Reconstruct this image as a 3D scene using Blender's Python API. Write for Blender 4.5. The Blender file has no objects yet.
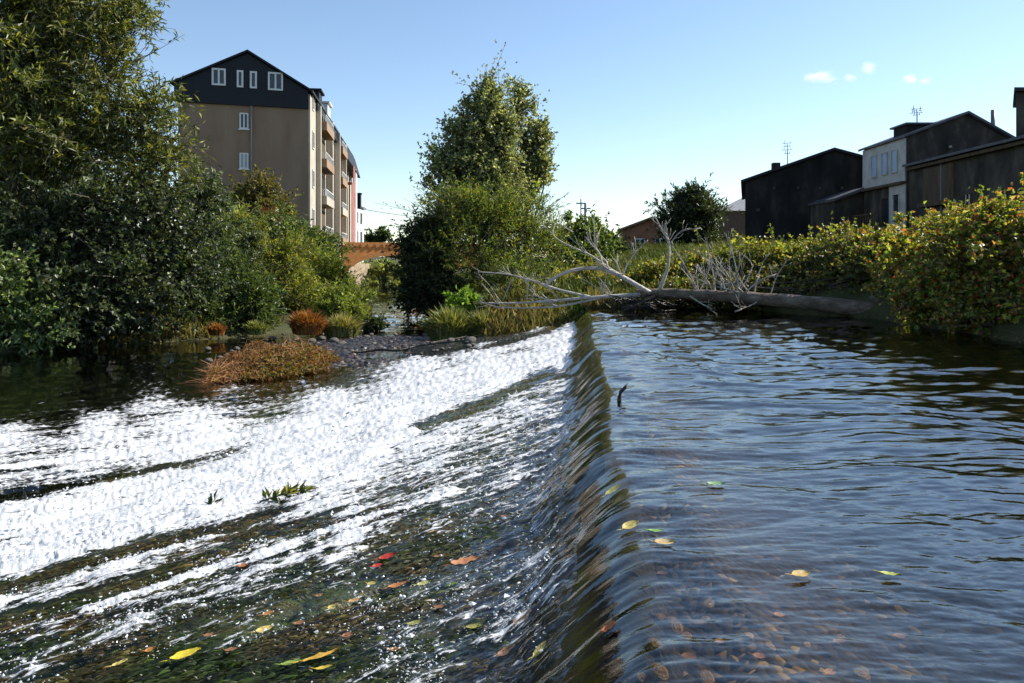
import bpy, bmesh, math, random
import numpy as np
from mathutils import Vector
random.seed(7)
RNG = np.random.default_rng(11)
C = bpy.context.scene.collection
SC = bpy.context.scene
R = math.radians
FPX, CX, HY, CAMH = 768.0, 512.0, 262.0, 1.1      # lens in pixels, centre, horizon row, camera height above the pool
SUN_AZ, SUN_EL = R(70), R(37)                       # azimuth clockwise from +Y

def U(px, py, d):                                   # photo position + distance -> place in the world
    return Vector(((px-CX)/FPX*d, d, CAMH+(HY-py)/FPX*d))

# ------------------------------------------------------------------ noise
def _h(ix, iy, seed):
    a = (ix.astype(np.int64)*374761393 + iy.astype(np.int64)*668265263 + seed*1442695041) & 0xffffffff
    a = ((a ^ (a >> 13))*1274126177) & 0xffffffff
    a = (a ^ (a >> 16)) & 0xffff
    return a/65535.0
def vn(x, y, seed=0):
    x = np.asarray(x, float); y = np.asarray(y, float)
    ix = np.floor(x); iy = np.floor(y); fx = x-ix; fy = y-iy
    fx = fx*fx*fx*(fx*(fx*6-15)+10); fy = fy*fy*fy*(fy*(fy*6-15)+10)
    a = _h(ix, iy, seed); b = _h(ix+1, iy, seed); c = _h(ix, iy+1, seed); d = _h(ix+1, iy+1, seed)
    return (a*(1-fx)+b*fx)*(1-fy)+(c*(1-fx)+d*fx)*fy
def fbm(x, y, o=4, seed=0, g=.5):
    s = 0; a = 1; t = 0
    for i in range(o):
        s = s+a*vn(x+i*17.3, y-i*9.1, seed+i*7); t += a; a *= g
        c, n = math.cos(.5), math.sin(.5); x, y = (x*c-y*n)*2.02, (x*n+y*c)*2.02
    return s/t
def ss(a, b, x):
    t = np.clip((x-a)/(b-a), 0, 1); return t*t*(3-2*t)

# ------------------------------------------------------------------ mesh helpers
def link(name, me, mat=None, parent=None):
    o = bpy.data.objects.new(name, me); C.objects.link(o)
    if mat is not None:
        for m in (mat if isinstance(mat, (list, tuple)) else [mat]): me.materials.append(m)
    if parent is not None: o.parent = parent; o.matrix_parent_inverse = parent.matrix_world.inverted() if False else o.matrix_parent_inverse
    return o
def np_mesh(name, V, F, smooth=True, col=None, attrs=None):
    me = bpy.data.meshes.new(name)
    V = np.ascontiguousarray(V, dtype=np.float32); F = np.ascontiguousarray(F, dtype=np.int32)
    k = F.shape[1]
    me.vertices.add(len(V)); me.vertices.foreach_set('co', V.ravel())
    me.loops.add(F.size); me.loops.foreach_set('vertex_index', F.ravel())
    me.polygons.add(len(F)); me.polygons.foreach_set('loop_start', np.arange(len(F), dtype=np.int32)*k)
    if smooth: me.polygons.foreach_set('use_smooth', np.ones(len(F), dtype=bool))
    else: me.polygons.foreach_set('use_smooth', np.zeros(len(F), dtype=bool))
    if col is not None:
        a = me.attributes.new('tint', 'FLOAT_COLOR', 'POINT')
        c4 = np.ones((len(V), 4), np.float32); c4[:, :3] = col; a.data.foreach_set('color', c4.ravel())
    for n, v in (attrs or {}).items():
        a = me.attributes.new(n, 'FLOAT', 'POINT'); a.data.foreach_set('value', np.ascontiguousarray(v, dtype=np.float32).ravel())
    me.update(calc_edges=True); me.validate()
    return me
def grid_faces(nr, nc):
    i = np.arange(nr*nc).reshape(nr, nc)
    return np.stack([i[:-1, :-1], i[:-1, 1:], i[1:, 1:], i[1:, :-1]], -1).reshape(-1, 4)
def tag(o, label=None, cat=None, group=None, kind=None):
    if label: o['label'] = label
    if cat: o['category'] = cat
    if group: o['group'] = group
    if kind: o['kind'] = kind
    return o
def thing(name, label, cat, loc=(0, 0, 0), group=None):
    o = bpy.data.objects.new(name, None); C.objects.link(o); o.location = loc; o.empty_display_size = .2
    return tag(o, label, cat, group)
def put(name, me, mat, root):                      # mesh with world coordinates under a root placed at root.location
    L = np.array(root.location, np.float32) if root else np.zeros(3, np.float32)
    p = root
    while p is not None and p.parent is not None: p = p.parent; L = L+np.array(p.location, np.float32)
    v = np.empty(len(me.vertices)*3, np.float32); me.vertices.foreach_get('co', v)
    v = (v.reshape(-1, 3)-L).ravel(); me.vertices.foreach_set('co', v); me.update()
    return link(name, me, mat, root)

class MB:                                           # collects shapes into one mesh
    def __init__(s): s.bm = bmesh.new()
    def poly(s, pts):
        vs = [s.bm.verts.new(p) for p in pts]; s.bm.faces.new(vs); return s
    def hexa(s, b, t):                              # bottom 4, top 4
        v = [s.bm.verts.new(p) for p in list(b)+list(t)]
        for f in ((3, 2, 1, 0), (4, 5, 6, 7), (0, 1, 5, 4), (1, 2, 6, 5), (2, 3, 7, 6), (3, 0, 4, 7)):
            s.bm.faces.new([v[i] for i in f])
        return s
    def box(s, x0, x1, y0, y1, z0, z1):
        return s.hexa([(x0, y0, z0), (x1, y0, z0), (x1, y1, z0), (x0, y1, z0)], [(x0, y0, z1), (x1, y0, z1), (x1, y1, z1), (x0, y1, z1)])
    def prism(s, pts, off):                         # polygon + offset vector
        n = len(pts); off = Vector(off)
        a = [s.bm.verts.new(p) for p in pts]; b = [s.bm.verts.new(Vector(p)+off) for p in pts]
        s.bm.faces.new(a[::-1]); s.bm.faces.new(b)
        for i in range(n): s.bm.faces.new((a[i], a[(i+1) % n], b[(i+1) % n], b[i]))
        return s
    def tube(s, pts, rad, n=8, cap=True):
        pts = [Vector(p) for p in pts]; rings = []
        if not hasattr(rad, '__len__'): rad = [rad]*len(pts)
        up = Vector((.13, .21, 1)).normalized()
        for i, p in enumerate(pts):
            t = (pts[min(i+1, len(pts)-1)]-pts[max(i-1, 0)])
            if t.length < 1e-6: t = Vector((0, 0, 1))
            t.normalize(); a = t.cross(up)
            if a.length < .05: a = t.cross(Vector((1, 0, 0)))
            a.normalize(); b = t.cross(a)
            rings.append([s.bm.verts.new(p+(a*math.cos(2*math.pi*k/n)+b*math.sin(2*math.pi*k/n))*rad[i]) for k in range(n)])
        for i in range(len(rings)-1):
            for k in range(n):
                f = s.bm.faces.new((rings[i][k], rings[i][(k+1) % n], rings[i+1][(k+1) % n], rings[i+1][k])); f.smooth = True
        if cap: s.bm.faces.new(rings[0][::-1]); s.bm.faces.new(rings[-1])
        return s
    def mesh(s, name):
        bmesh.ops.recalc_face_normals(s.bm, faces=s.bm.faces)
        me = bpy.data.meshes.new(name); s.bm.to_mesh(me); s.bm.free(); return me
    def build(s, name, mat, root=None): return put(name, s.mesh(name), mat, root)

class Fac:                                          # a facade: a along, n outward, z up
    def __init__(s, p0, p1):
        s.p = Vector((p0[0], p0[1], 0)); d = Vector((p1[0]-p0[0], p1[1]-p0[1], 0)); s.L = d.length; s.d = d.normalized()
        s.n = Vector((s.d.y, -s.d.x, 0))
    def at(s, a, z, n=0): q = s.p+s.d*a+s.n*n; return Vector((q.x, q.y, z))
    def box(s, mb, a0, a1, z0, z1, n0, n1):
        return mb.hexa([s.at(a0, z0, n1), s.at(a1, z0, n1), s.at(a1, z0, n0), s.at(a0, z0, n0)],
                       [s.at(a0, z1, n1), s.at(a1, z1, n1), s.at(a1, z1, n0), s.at(a0, z1, n0)])
    def a_of(s, px):                                # where the sight line of column px meets the facade
        k = (px-CX)/FPX; return (k*s.p.y-s.p.x)/(s.d.x-k*s.d.y)
    def z_of(s, px, py): a = s.a_of(px); q = s.at(a, 0); return CAMH+(HY-py)/FPX*q.y

# ------------------------------------------------------------------ materials
def newmat(name):
    m = bpy.data.materials.new(name); m.use_nodes = True; nt = m.node_tree; nt.nodes.clear()
    out = nt.nodes.new('ShaderNodeOutputMaterial'); return m, nt, out
def N(nt, t, **kw):
    n = nt.nodes.new(t)
    for k, v in kw.items():
        if k in n.inputs: n.inputs[k].default_value = v
        else: setattr(n, k, v)
    return n
def ramp(nt, src, stops):
    r = nt.nodes.new('ShaderNodeValToRGB'); e = r.color_ramp.elements
    while len(e) < len(stops): e.new(.5)
    for i, (p, c) in enumerate(stops): e[i].position = p; e[i].color = (*c, 1)
    nt.links.new(src, r.inputs[0]); return r.outputs[0]
def surf(name, c1, c2, scale=3, rough=.85, bump=.3, det=6, stretch=(1, 1, 1), spec=.3, c3=None, bscale=None):
    m, nt, out = newmat(name); L = nt.links.new
    tc = N(nt, 'ShaderNodeTexCoord'); mp = N(nt, 'ShaderNodeMapping'); mp.inputs['Scale'].default_value = stretch
    L(tc.outputs['Object'], mp.inputs['Vector'])
    nz = N(nt, 'ShaderNodeTexNoise', Scale=scale, Detail=det, Roughness=.62); L(mp.outputs[0], nz.inputs['Vector'])
    st = [(.32, c1), (.68, c2)] if c3 is None else [(.28, c1), (.5, c2), (.72, c3)]
    col = ramp(nt, nz.outputs['Fac'], st)
    nb = N(nt, 'ShaderNodeTexNoise', Scale=bscale or scale*6, Detail=5); L(mp.outputs[0], nb.inputs['Vector'])
    b = N(nt, 'ShaderNodeBump', Strength=bump, Distance=.05); L(nb.outputs['Fac'], b.inputs['Height'])
    p = N(nt, 'ShaderNodeBsdfPrincipled', Roughness=rough); p.inputs['Specular IOR Level'].default_value = spec
    L(col, p.inputs['Base Color']); L(b.outputs[0], p.inputs['Normal']); L(p.outputs[0], out.inputs[0])
    return m
def leafmat(name, rough=.42, trans=.42, spec=.5):
    m, nt, out = newmat(name); L = nt.links.new
    at = N(nt, 'ShaderNodeAttribute', attribute_name='tint')
    p = N(nt, 'ShaderNodeBsdfPrincipled', Roughness=rough); p.inputs['Specular IOR Level'].default_value = spec
    L(at.outputs['Color'], p.inputs['Base Color'])
    g = N(nt, 'ShaderNodeMix', data_type='RGBA', blend_type='MULTIPLY'); g.inputs[0].default_value = 1
    L(at.outputs['Color'], g.inputs[6]); g.inputs[7].default_value = (1.5, 1.45, .6, 1)
    t = N(nt, 'ShaderNodeBsdfTranslucent'); L(g.outputs[2], t.inputs[0])
    mx = N(nt, 'ShaderNodeMixShader', Fac=trans); L(p.outputs[0], mx.inputs[1]); L(t.outputs[0], mx.inputs[2]); L(mx.outputs[0], out.inputs[0])
    return m
M = {}
M['leaf'] = leafmat('leaf')
M['dry'] = leafmat('dry_leaf', .7, .3, .2)
M['bark'] = surf('bark', (.05, .04, .03), (.13, .11, .085), 6, .9, .6, stretch=(3, 3, .6))
M['deadwood'] = surf('dead_wood', (.27, .24, .205), (.52, .48, .42), 5, .8, .5, stretch=(1, 1, 1))
M['deadbark'] = surf('dead_bark', (.06, .042, .03), (.16, .118, .086), 5, .85, .9, c3=(.30, .245, .19), stretch=(.5, 1, 1.6))
M['wetwood'] = surf('wet_wood', (.015, .012, .01), (.05, .04, .03), 8, .35, .4)
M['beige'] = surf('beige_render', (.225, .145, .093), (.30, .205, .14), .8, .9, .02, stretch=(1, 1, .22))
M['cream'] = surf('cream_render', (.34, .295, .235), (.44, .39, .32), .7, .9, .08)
M['slate'] = surf('slate_cladding', (.008, .0085, .013), (.016, .017, .024), 2, .6, .2, stretch=(1, 1, 8))
M['roofslate'] = surf('roof_slate', (.05, .05, .06), (.10, .10, .115), 2, .6, .3)
M['white'] = surf('white_paint', (.62, .61, .58), (.74, .73, .70), 2, .6, .05)
M['whitewall'] = surf('white_render', (.62, .61, .60), (.78, .77, .75), .6, .9, .06)
M['glass'] = surf('window_glass', (.02, .025, .03), (.05, .06, .07), 1, .06, 0, spec=.6)
M['blueglass'] = surf('pale_blue_shutter', (.25, .36, .52), (.32, .44, .60), 1, .4, .05, spec=.5)
M['blind'] = surf('grey_blind', (.34, .35, .37), (.45, .46, .48), 1, .5, .1, stretch=(1, 1, 12))
M['metal'] = surf('grey_metal', (.10, .10, .10), (.2, .2, .2), 4, .45, .1)
M['pipe'] = surf('pipe_paint', (.2, .17, .14), (.28, .24, .2), 3, .5, .05)
M['orange'] = surf('orange_bridge_stone', (.34, .13, .034), (.58, .25, .075), 1.6, .9, .2, c3=(.46, .20, .075))
M['brick'] = surf('brick_red', (.2, .09, .055), (.3, .14, .085), 2, .9, .3)
M['tile'] = surf('roof_tile', (.12, .075, .055), (.22, .14, .10), 3, .85, .4, stretch=(6, 1, 1))
M['darkwall'] = surf('dark_stone_wall', (.006, .0055, .005), (.018, .016, .015), .9, .95, .12, c3=(.055, .048, .042), stretch=(1, 1, .4))  # near-black stone with paler patches drawn out upright
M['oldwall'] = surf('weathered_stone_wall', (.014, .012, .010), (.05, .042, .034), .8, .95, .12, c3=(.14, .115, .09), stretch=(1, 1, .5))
M['timber'] = surf('old_timber_wall', (.05, .036, .024), (.12, .085, .05), 1, .9, .1, stretch=(4, 4, .5))
M['oldwhite'] = surf('stained_whitewash', (.36, .345, .32), (.54, .52, .49), 1.2, .9, .03)
M['cutstone'] = surf('sandy_stone_wall', (.25, .19, .12), (.42, .33, .22), 1.2, .9, .5)
M['stone'] = surf('river_stone', (.03, .027, .023), (.10, .088, .072), 5, .5, .5, c3=(.2, .18, .15))
M['wetstone'] = surf('wet_brown_stone', (.10, .055, .018), (.36, .2, .06), 2, .35, .5, c3=(.6, .4, .16), bscale=6)
M['ventgrey'] = surf('vent_plaster', (.07, .065, .06), (.1, .095, .09), 3, .9, .02)
M['palegrey'] = surf('pale_grey_slate', (.2, .2, .21), (.28, .28, .29), 2, .7, .1)
M['oldbrick'] = surf('dull_brick', (.085, .055, .04), (.13, .085, .06), 2, .9, .1)
M['red'] = surf('red_netting', (.20, .05, .04), (.36, .16, .13), 3, .8, .1)

# ------------------------------------------------------------------ shape of the river
def xc(t): return .135+.086*t+.03*np.sin(t*.9+1.)*np.clip(t/4, 0, 1)+.022*np.sin(2.1*t+.5)+.014*np.sin(4.7*t+1.9)
def low(y): return np.interp(y, [-50, 17, 24, 60, 130], [-.9, -.9, -1.08, -1.62, -1.75])
def wbase(x, y):
    s = (xc(y)-x)
    z = -(.34*ss(-.15, np.interp(y, [2.5, 8], [.48, .32]), s)+np.maximum(0, s-.22)*.14)
    lo = low(y); k = .07
    h = np.clip(.5+.5*(z-lo)/k, 0, 1); zz = lo*(1-h)+z*h+k*h*(1-h)
    e = ss(17.9, 18.9, y); return np.where(s > 0, zz*(1-e)+lo*e, zz)
def proj(x, y, z): return CX+FPX*x/y, HY+FPX*(CAMH-z)/y
def hit(px, py):                                    # first water point under a photo position
    d = np.linspace(1.2, 90, 60000); x = (px-CX)/FPX*d; z = CAMH+(HY-py)/FPX*d
    i = int(np.argmax(z < wbase(x, d))); return Vector((x[i], d[i], float(wbase(x[i], d[i]))))

LEFT = [(-26, -12), (-15, 9), (-11.3, 16.5), (-9.9, 18.5), (-8.1, 21), (-6.2, 24), (-5.3, 28), (-6.9, 38), (-11.4, 60), (-17.2, 82), (-26, 125)]
RIGHT = [(-18, 125), (-11, 82), (-7.2, 60), (-3.6, 38), (-2.6, 30), (-2.2, 24), (-1.7, 20.5), (-.6, 18.9)]
CR = [(float(xc(18.4)), 18.4), (float(xc(-12.)), -12)]
P_LOW = np.array(LEFT+RIGHT+CR)
BANK = [(5.2, 18.0), (6.9, 14.4), (6.95, 10.3), (7.4, 6), (8.6, 0), (12, -12)]
P_UP = np.array([CR[1], CR[0]]+BANK)
def sdist(poly, x, y):                              # negative inside
    d = np.full(x.shape, 1e9); ins = np.zeros(x.shape, bool); n = len(poly)
    for i in range(n):
        a = poly[i]; b = poly[(i+1) % n]; e = b-a
        t = np.clip(((x-a[0])*e[0]+(y-a[1])*e[1])/(e@e), 0, 1)
        d = np.minimum(d, np.hypot(x-a[0]-t*e[0], y-a[1]-t*e[1]))
        c = (a[1] > y) != (b[1] > y)
        ins ^= c & (x < (b[0]-a[0])*(y-a[1])/((b[1]-a[1]) if abs(b[1]-a[1]) > 1e-9 else 1e-9)+a[0])
    return np.where(ins, -d, d)
def ground_z(x, y):
    x = np.asarray(x, float); y = np.asarray(y, float)
    du = sdist(P_UP, x, y); dl = sdist(P_LOW, x, y); lo = low(y)
    left = x < np.interp(y, [-12, 9, 20, 40, 82, 130], [-9, -8, -4, -5, -14, -22])
    nz = fbm(x*.5, y*.5, 4, 3)-.5
    D = np.minimum(du, dl); Dp = np.maximum(D, 0)
    zl = lo-.02+1.2*(1-np.exp(-Dp/2.6))+np.clip(Dp-3, 0, 30)*.075
    tgt = np.interp(x, [-2, 1.5, 4.5, 7], [.1, .25, .75, 1.4])+np.clip(y-26, 0, 20)*.02; b0 = np.where(du < dl, 0, lo)-.02; zr = b0+(tgt-b0)*(1-np.exp(-Dp/1.3))
    out = np.where(left, zl, zr)+nz*.25*np.clip(Dp, 0, 1)
    far = np.hypot(x, y); out = out+ss(180, 1500, far)*12*fbm(x*.004, y*.004, 3, 8)
    s = xc(y)-x
    bu = -.07-.15*np.clip(-s, 0, 1.6)-.2*np.clip(-s-1.6, 0, 4)+.05*(fbm(x*4, y*4, 3, 21)-.5)
    bl = lo-.12-np.minimum(.3*np.abs(dl), .55)+.12*(fbm(x*1.5, y*1.5, 3, 5)-.5)
    z = np.where(D > 0, out, np.where(du < 0, np.maximum(bu, -1.), bl))
    return np.where((D <= 0) & (s > -.35) & (s < 5) & (y < 18.6), np.minimum(z, wbase(x, y)-.22), z)

# ------------------------------------------------------------------ ground
def build_ground():
    n = 420; u = np.linspace(-1, 1, n); b = math.asinh(1000)
    X, Y = np.meshgrid(1.5+3*np.sinh(b*u), 7+3*np.sinh(b*u))
    Z = ground_z(X, Y)
    du = sdist(P_UP, X, Y); dl = sdist(P_LOW, X, Y)
    bed = np.clip(.5-np.minimum(du, dl)*2, 0, 1)
    deepg = np.clip(-dl/1.5, 0, 1)*(dl < 0)
    me = np_mesh('ground', np.stack([X, Y, Z], -1).reshape(-1, 3), grid_faces(n, n), attrs={'bed': bed.ravel(), 'weed': deepg.ravel()})
    m, nt, out = newmat('ground'); L = nt.links.new
    tc = N(nt, 'ShaderNodeTexCoord')
    nz = N(nt, 'ShaderNodeTexNoise', Scale=.9, Detail=8, Roughness=.65); L(tc.outputs['Object'], nz.inputs[0])
    land = ramp(nt, nz.outputs[0], [(.3, (.045, .035, .022)), (.5, (.05, .06, .022)), (.7, (.09, .085, .04))])
    vo = N(nt, 'ShaderNodeTexVoronoi', Scale=26); L(tc.outputs['Object'], vo.inputs['Vector'])
    sep = N(nt, 'ShaderNodeSeparateColor'); L(vo.outputs['Color'], sep.inputs[0])
    peb = ramp(nt, sep.outputs[0], [(.0, (.012, .009, .005)), (.6, (.034, .028, .011)), (.86, (.10, .07, .022)), (.97, (.34, .23, .065))])
    n2 = N(nt, 'ShaderNodeTexNoise', Scale=2.2, Detail=6); L(tc.outputs['Object'], n2.inputs[0])
    weed = ramp(nt, n2.outputs[0], [(.35, (.05, .04, .018)), (.52, (.06, .085, .017)), (.66, (.09, .17, .028))])
    a1 = N(nt, 'ShaderNodeAttribute', attribute_name='bed'); a2 = N(nt, 'ShaderNodeAttribute', attribute_name='weed')
    x1 = N(nt, 'ShaderNodeMix', data_type='RGBA'); L(a2.outputs['Fac'], x1.inputs[0]); mud = N(nt, 'ShaderNodeTexNoise', Scale=2.6, Detail=5); L(tc.outputs['Object'], mud.inputs[0])
    mf = ramp(nt, mud.outputs[0], [(.40, (0, 0, 0)), (.62, (1, 1, 1))]); xm = N(nt, 'ShaderNodeMix', data_type='RGBA'); L(mf, xm.inputs[0]); xm.inputs[6].default_value = (.045, .030, .013, 1); L(peb, xm.inputs[7]); L(xm.outputs[2], x1.inputs[6]); L(weed, x1.inputs[7])
    x2 = N(nt, 'ShaderNodeMix', data_type='RGBA'); L(a1.outputs['Fac'], x2.inputs[0]); L(land, x2.inputs[6]); L(x1.outputs[2], x2.inputs[7])
    bp = N(nt, 'ShaderNodeBump', Strength=.6, Distance=.04); L(vo.outputs['Distance'], bp.inputs['Height']); bp.invert = True
    p = N(nt, 'ShaderNodeBsdfPrincipled', Roughness=.85); p.inputs['Specular IOR Level'].default_value = .2
    L(x2.outputs[2], p.inputs['Base Color']); L(bp.outputs[0], p.inputs['Normal']); L(p.outputs[0], out.inputs[0])
    tag(link('ground', me, m), kind='structure')
build_ground()

def flowq(sd, t): return t*(1+.06*sd)+.45*sd       # constant along the current running down the slope
# ------------------------------------------------------------------ weir apron
def build_weir():
    t = np.concatenate([np.linspace(-3, 1.2, 30), 1.2*(19/1.2)**np.linspace(0, 1, 420)[1:]])
    s = np.concatenate([np.linspace(-.5, .7, 90), np.linspace(.7, 5.2, 260)[1:]])
    S, T = np.meshgrid(s, t); X = xc(T)-S; Y = T
    Q = flowq(S, T); n1 = fbm(S*1.2, Q*4.5, 5, 40); n2 = fbm(S*6, Q*14, 4, 50)
    n3 = 1-np.abs(2*fbm(S*1.8, Q*8, 4, 45)-1)
    Z = wbase(X, Y)-.05-.05*n2*ss(-.2, .2, S)+ss(.2, .8, S)*(.11*(n1-.5)+.07*(n3-.62)+.012)
    Z -= .35*ss(-.02, -.4, S); Z[:, 0] -= .6; Z[:, -1] -= .5; Z[0] -= .8; Z[-1] -= .8
    m, nt, out = newmat('mossy_weir'); L = nt.links.new
    tc = N(nt, 'ShaderNodeTexCoord'); mp = N(nt, 'ShaderNodeMapping'); mp.inputs['Scale'].default_value = (1.6, 7, 1); L(tc.outputs['Object'], mp.inputs[0])
    nz = N(nt, 'ShaderNodeTexNoise', Scale=1.5, Detail=8, Roughness=.66); L(mp.outputs[0], nz.inputs[0])
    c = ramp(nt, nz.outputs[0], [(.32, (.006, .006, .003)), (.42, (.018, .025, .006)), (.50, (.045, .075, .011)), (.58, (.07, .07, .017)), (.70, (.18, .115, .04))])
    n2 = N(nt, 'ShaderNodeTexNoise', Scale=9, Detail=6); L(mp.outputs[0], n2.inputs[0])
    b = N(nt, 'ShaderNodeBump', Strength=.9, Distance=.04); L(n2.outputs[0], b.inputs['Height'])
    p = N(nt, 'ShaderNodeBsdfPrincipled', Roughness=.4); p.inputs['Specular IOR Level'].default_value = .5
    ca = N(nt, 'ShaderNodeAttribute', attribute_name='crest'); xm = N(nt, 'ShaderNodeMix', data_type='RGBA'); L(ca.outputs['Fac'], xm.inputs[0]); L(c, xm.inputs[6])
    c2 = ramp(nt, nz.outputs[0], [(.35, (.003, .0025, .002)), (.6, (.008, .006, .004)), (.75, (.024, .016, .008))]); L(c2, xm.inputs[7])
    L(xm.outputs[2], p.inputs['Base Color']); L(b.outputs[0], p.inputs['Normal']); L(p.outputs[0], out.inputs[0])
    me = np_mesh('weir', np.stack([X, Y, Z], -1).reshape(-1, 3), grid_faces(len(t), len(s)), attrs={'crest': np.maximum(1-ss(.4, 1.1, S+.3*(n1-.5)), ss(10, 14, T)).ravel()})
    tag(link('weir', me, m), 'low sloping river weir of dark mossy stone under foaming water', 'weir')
build_weir()

# ------------------------------------------------------------------ water
CTL = np.array([(0,440,.72),(100,430,.78),(200,420,.9),(330,402,.95),(420,372,.98),(480,352,.95),(540,338,.8),(575,335,.9),(572,360,.95),(500,380,1.05),(400,420,1.1),(300,440,1.1),(200,450,1.05),(100,460,.75),(30,485,.55),(0,470,.5),
 (50,520,.98),(150,500,1.1),(250,480,1.1),(350,460,.88),(450,430,.74),(540,395,.56),(590,390,.5),(602,430,.3),
 (100,550,.78),(200,540,.72),(300,510,.64),(400,480,.50),(480,460,.40),(560,450,.36),(592,470,.36),
 (0,560,.85),(0,600,.68),(80,600,.6),(180,580,.64),(260,550,.68),(340,530,.62),(400,510,.42),(480,500,.30),(560,490,.32),
 (0,640,.26),(100,640,.22),(200,630,.16),(300,600,.14),(400,560,.12),(500,540,.14),(590,515,.34),(600,560,.1),
 (100,670,.1),(200,670,.1),(300,670,.14),(400,640,.26),(470,600,.28),(540,575,.32),(580,620,.16),(480,670,.14),(620,680,0),(640,500,0),
 (-80,400,0),(-80,370,0),(0,385,0),(0,365,0),(100,380,0),(200,370,0),(270,378,0),(100,355,0),(200,350,0),(300,355,0),(370,340,0),(440,325,0),(0,405,0),(100,397,0),(200,388,0),(270,396,.35),(330,377,0),(400,345,.05),(450,340,.25),(500,325,.3),(540,315,.4),(60,412,.1),(230,398,.45),(150,415,.6)], float)
BANDS = [([(0,500),(100,482),(190,465),(255,446)], 5, .8), ([(0,592),(146,548),(230,532),(300,508)], 7, .75), ([(0,624),(120,590),(248,543),(345,516)], 8, .75),
         ([(423,428),(483,406),(546,376),(585,372)], 6, .85), ([(200,422),(300,414)], 3, .3), ([(430,352),(500,336),(545,322),(580,308)], 3.5, .9), ([(480,350),(540,334),(580,318)], 3, .7), ([(400,380),(470,362),(540,348)], 2, .25)]
def coverage(px, py):
    num = np.zeros(px.shape); den = np.zeros(px.shape)
    for cx, cy, c in CTL:
        w = 1/((px-cx)**2*.45+(py-cy)**2+60)**1.6; num += w*c; den += w
    c = num/den
    for pts, w, a in BANDS:
        xs = [p[0] for p in pts]; ys = [p[1] for p in pts]
        yy = np.interp(px, xs, ys); ins = ss(xs[0]-30, xs[0]+5, px)*(1-ss(xs[-1]-30, xs[-1]+25, px)) if xs[0] > 0 else 1-ss(xs[-1]-40, xs[-1]+20, px)
        c = c-a*ins*np.exp(-((py-yy)/w)**2)
    return c
def foam_mask(X, Y):
    s = xc(Y)-X
    px, py = proj(X, Y, wbase(X, Y))
    c = coverage(np.clip(px, -150, 1200), np.clip(py, 300, 720))
    c = np.minimum(c, .97)*ss(.10, .27, s)*(Y < 19.2)
    w = (fbm(X*1.3, Y*1.3, 3, 60)-.5)*.5
    q = flowq(s, Y); n = .40*fbm(s*.9+w, (q+w*.5)*5.5, 4, 61)+.33*fbm(s*3, q*12, 3, 71)+.27*fbm(X*15, Y*19, 3, 75)
    n = np.clip((n-.24)/.52, 0, 1)
    return np.clip(c*1.08+(.5-n)*np.clip(.34+2.1*c*(1.1-c), 0, .9)-.05, 0, 1)*(c > .02), c, s
def water_z(X, Y, F, C_, s):
    z = wbase(X, Y)
    up = ss(.05, -.25, s) if False else 1-ss(-.25, .05, s)
    wx = (fbm(X*.8, Y*.8, 2, 80)-.5)
    w1 = fbm(X*1.0+wx, Y*2.6+wx*2, 3, 81)-.5
    w2 = fbm(X*3.2+wx*2, Y*9+wx*5, 3, 86)-.5
    w3 = fbm(X*7+wx*6, Y*15, 3, 93)-.5
    damp = .35+.65*ss(2.0, 4.5, Y+.35*np.maximum(X-1.5, 0))
    z = z+up*damp*((.037+.02*ss(6, 12, Y))*w1+(.016+.040*ss(4, 11, Y))*w2)+up*.0055*w3*(1.6-ss(2, 6, Y))
    lip = ss(-.7, 0, s)*(1-ss(.9, 1.6, s))
    z = z+lip*(.045*(fbm(s*.9+wx, Y*3.2+s*.8, 3, 101)-.5)+.012*(fbm(s*1.2, Y*9+wx*6, 3, 102)-.5))
    lowr = ss(4.0, 6, s)*(1-np.clip(F, 0, 1))
    z = z+lowr*((.03+.10*ss(20, 30, Y))*(fbm(X*1.5, Y*3, 4, 111)-.5)+.02*(fbm(X*5, Y*9, 3, 112)-.5))
    sl = ss(.25, .6, s)*(1-ss(5, 7, s))
    z = z+sl*.03*(fbm(s*2.2, flowq(s, Y)*10, 4, 115)-.4)
    q = flowq(s, Y); r1 = 1-np.abs(2*fbm(s*.8+wx, q*4+wx*2, 3, 121)-1); r2 = 1-np.abs(2*fbm(s*3.2, q*13+wx*3, 3, 131)-1); r3 = fbm(X*17+wx*9, Y*21-X*6, 4, 137, .65)
    z = z+F*(.08*(r1-.55)+(.030*(r2-.5)+.030*(r3-.5))*np.clip(5/np.maximum(Y, .1), .25, 1)+.045*(fbm(X*4, Y*5, 3, 145)-.5)+.02)
    return z
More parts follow.
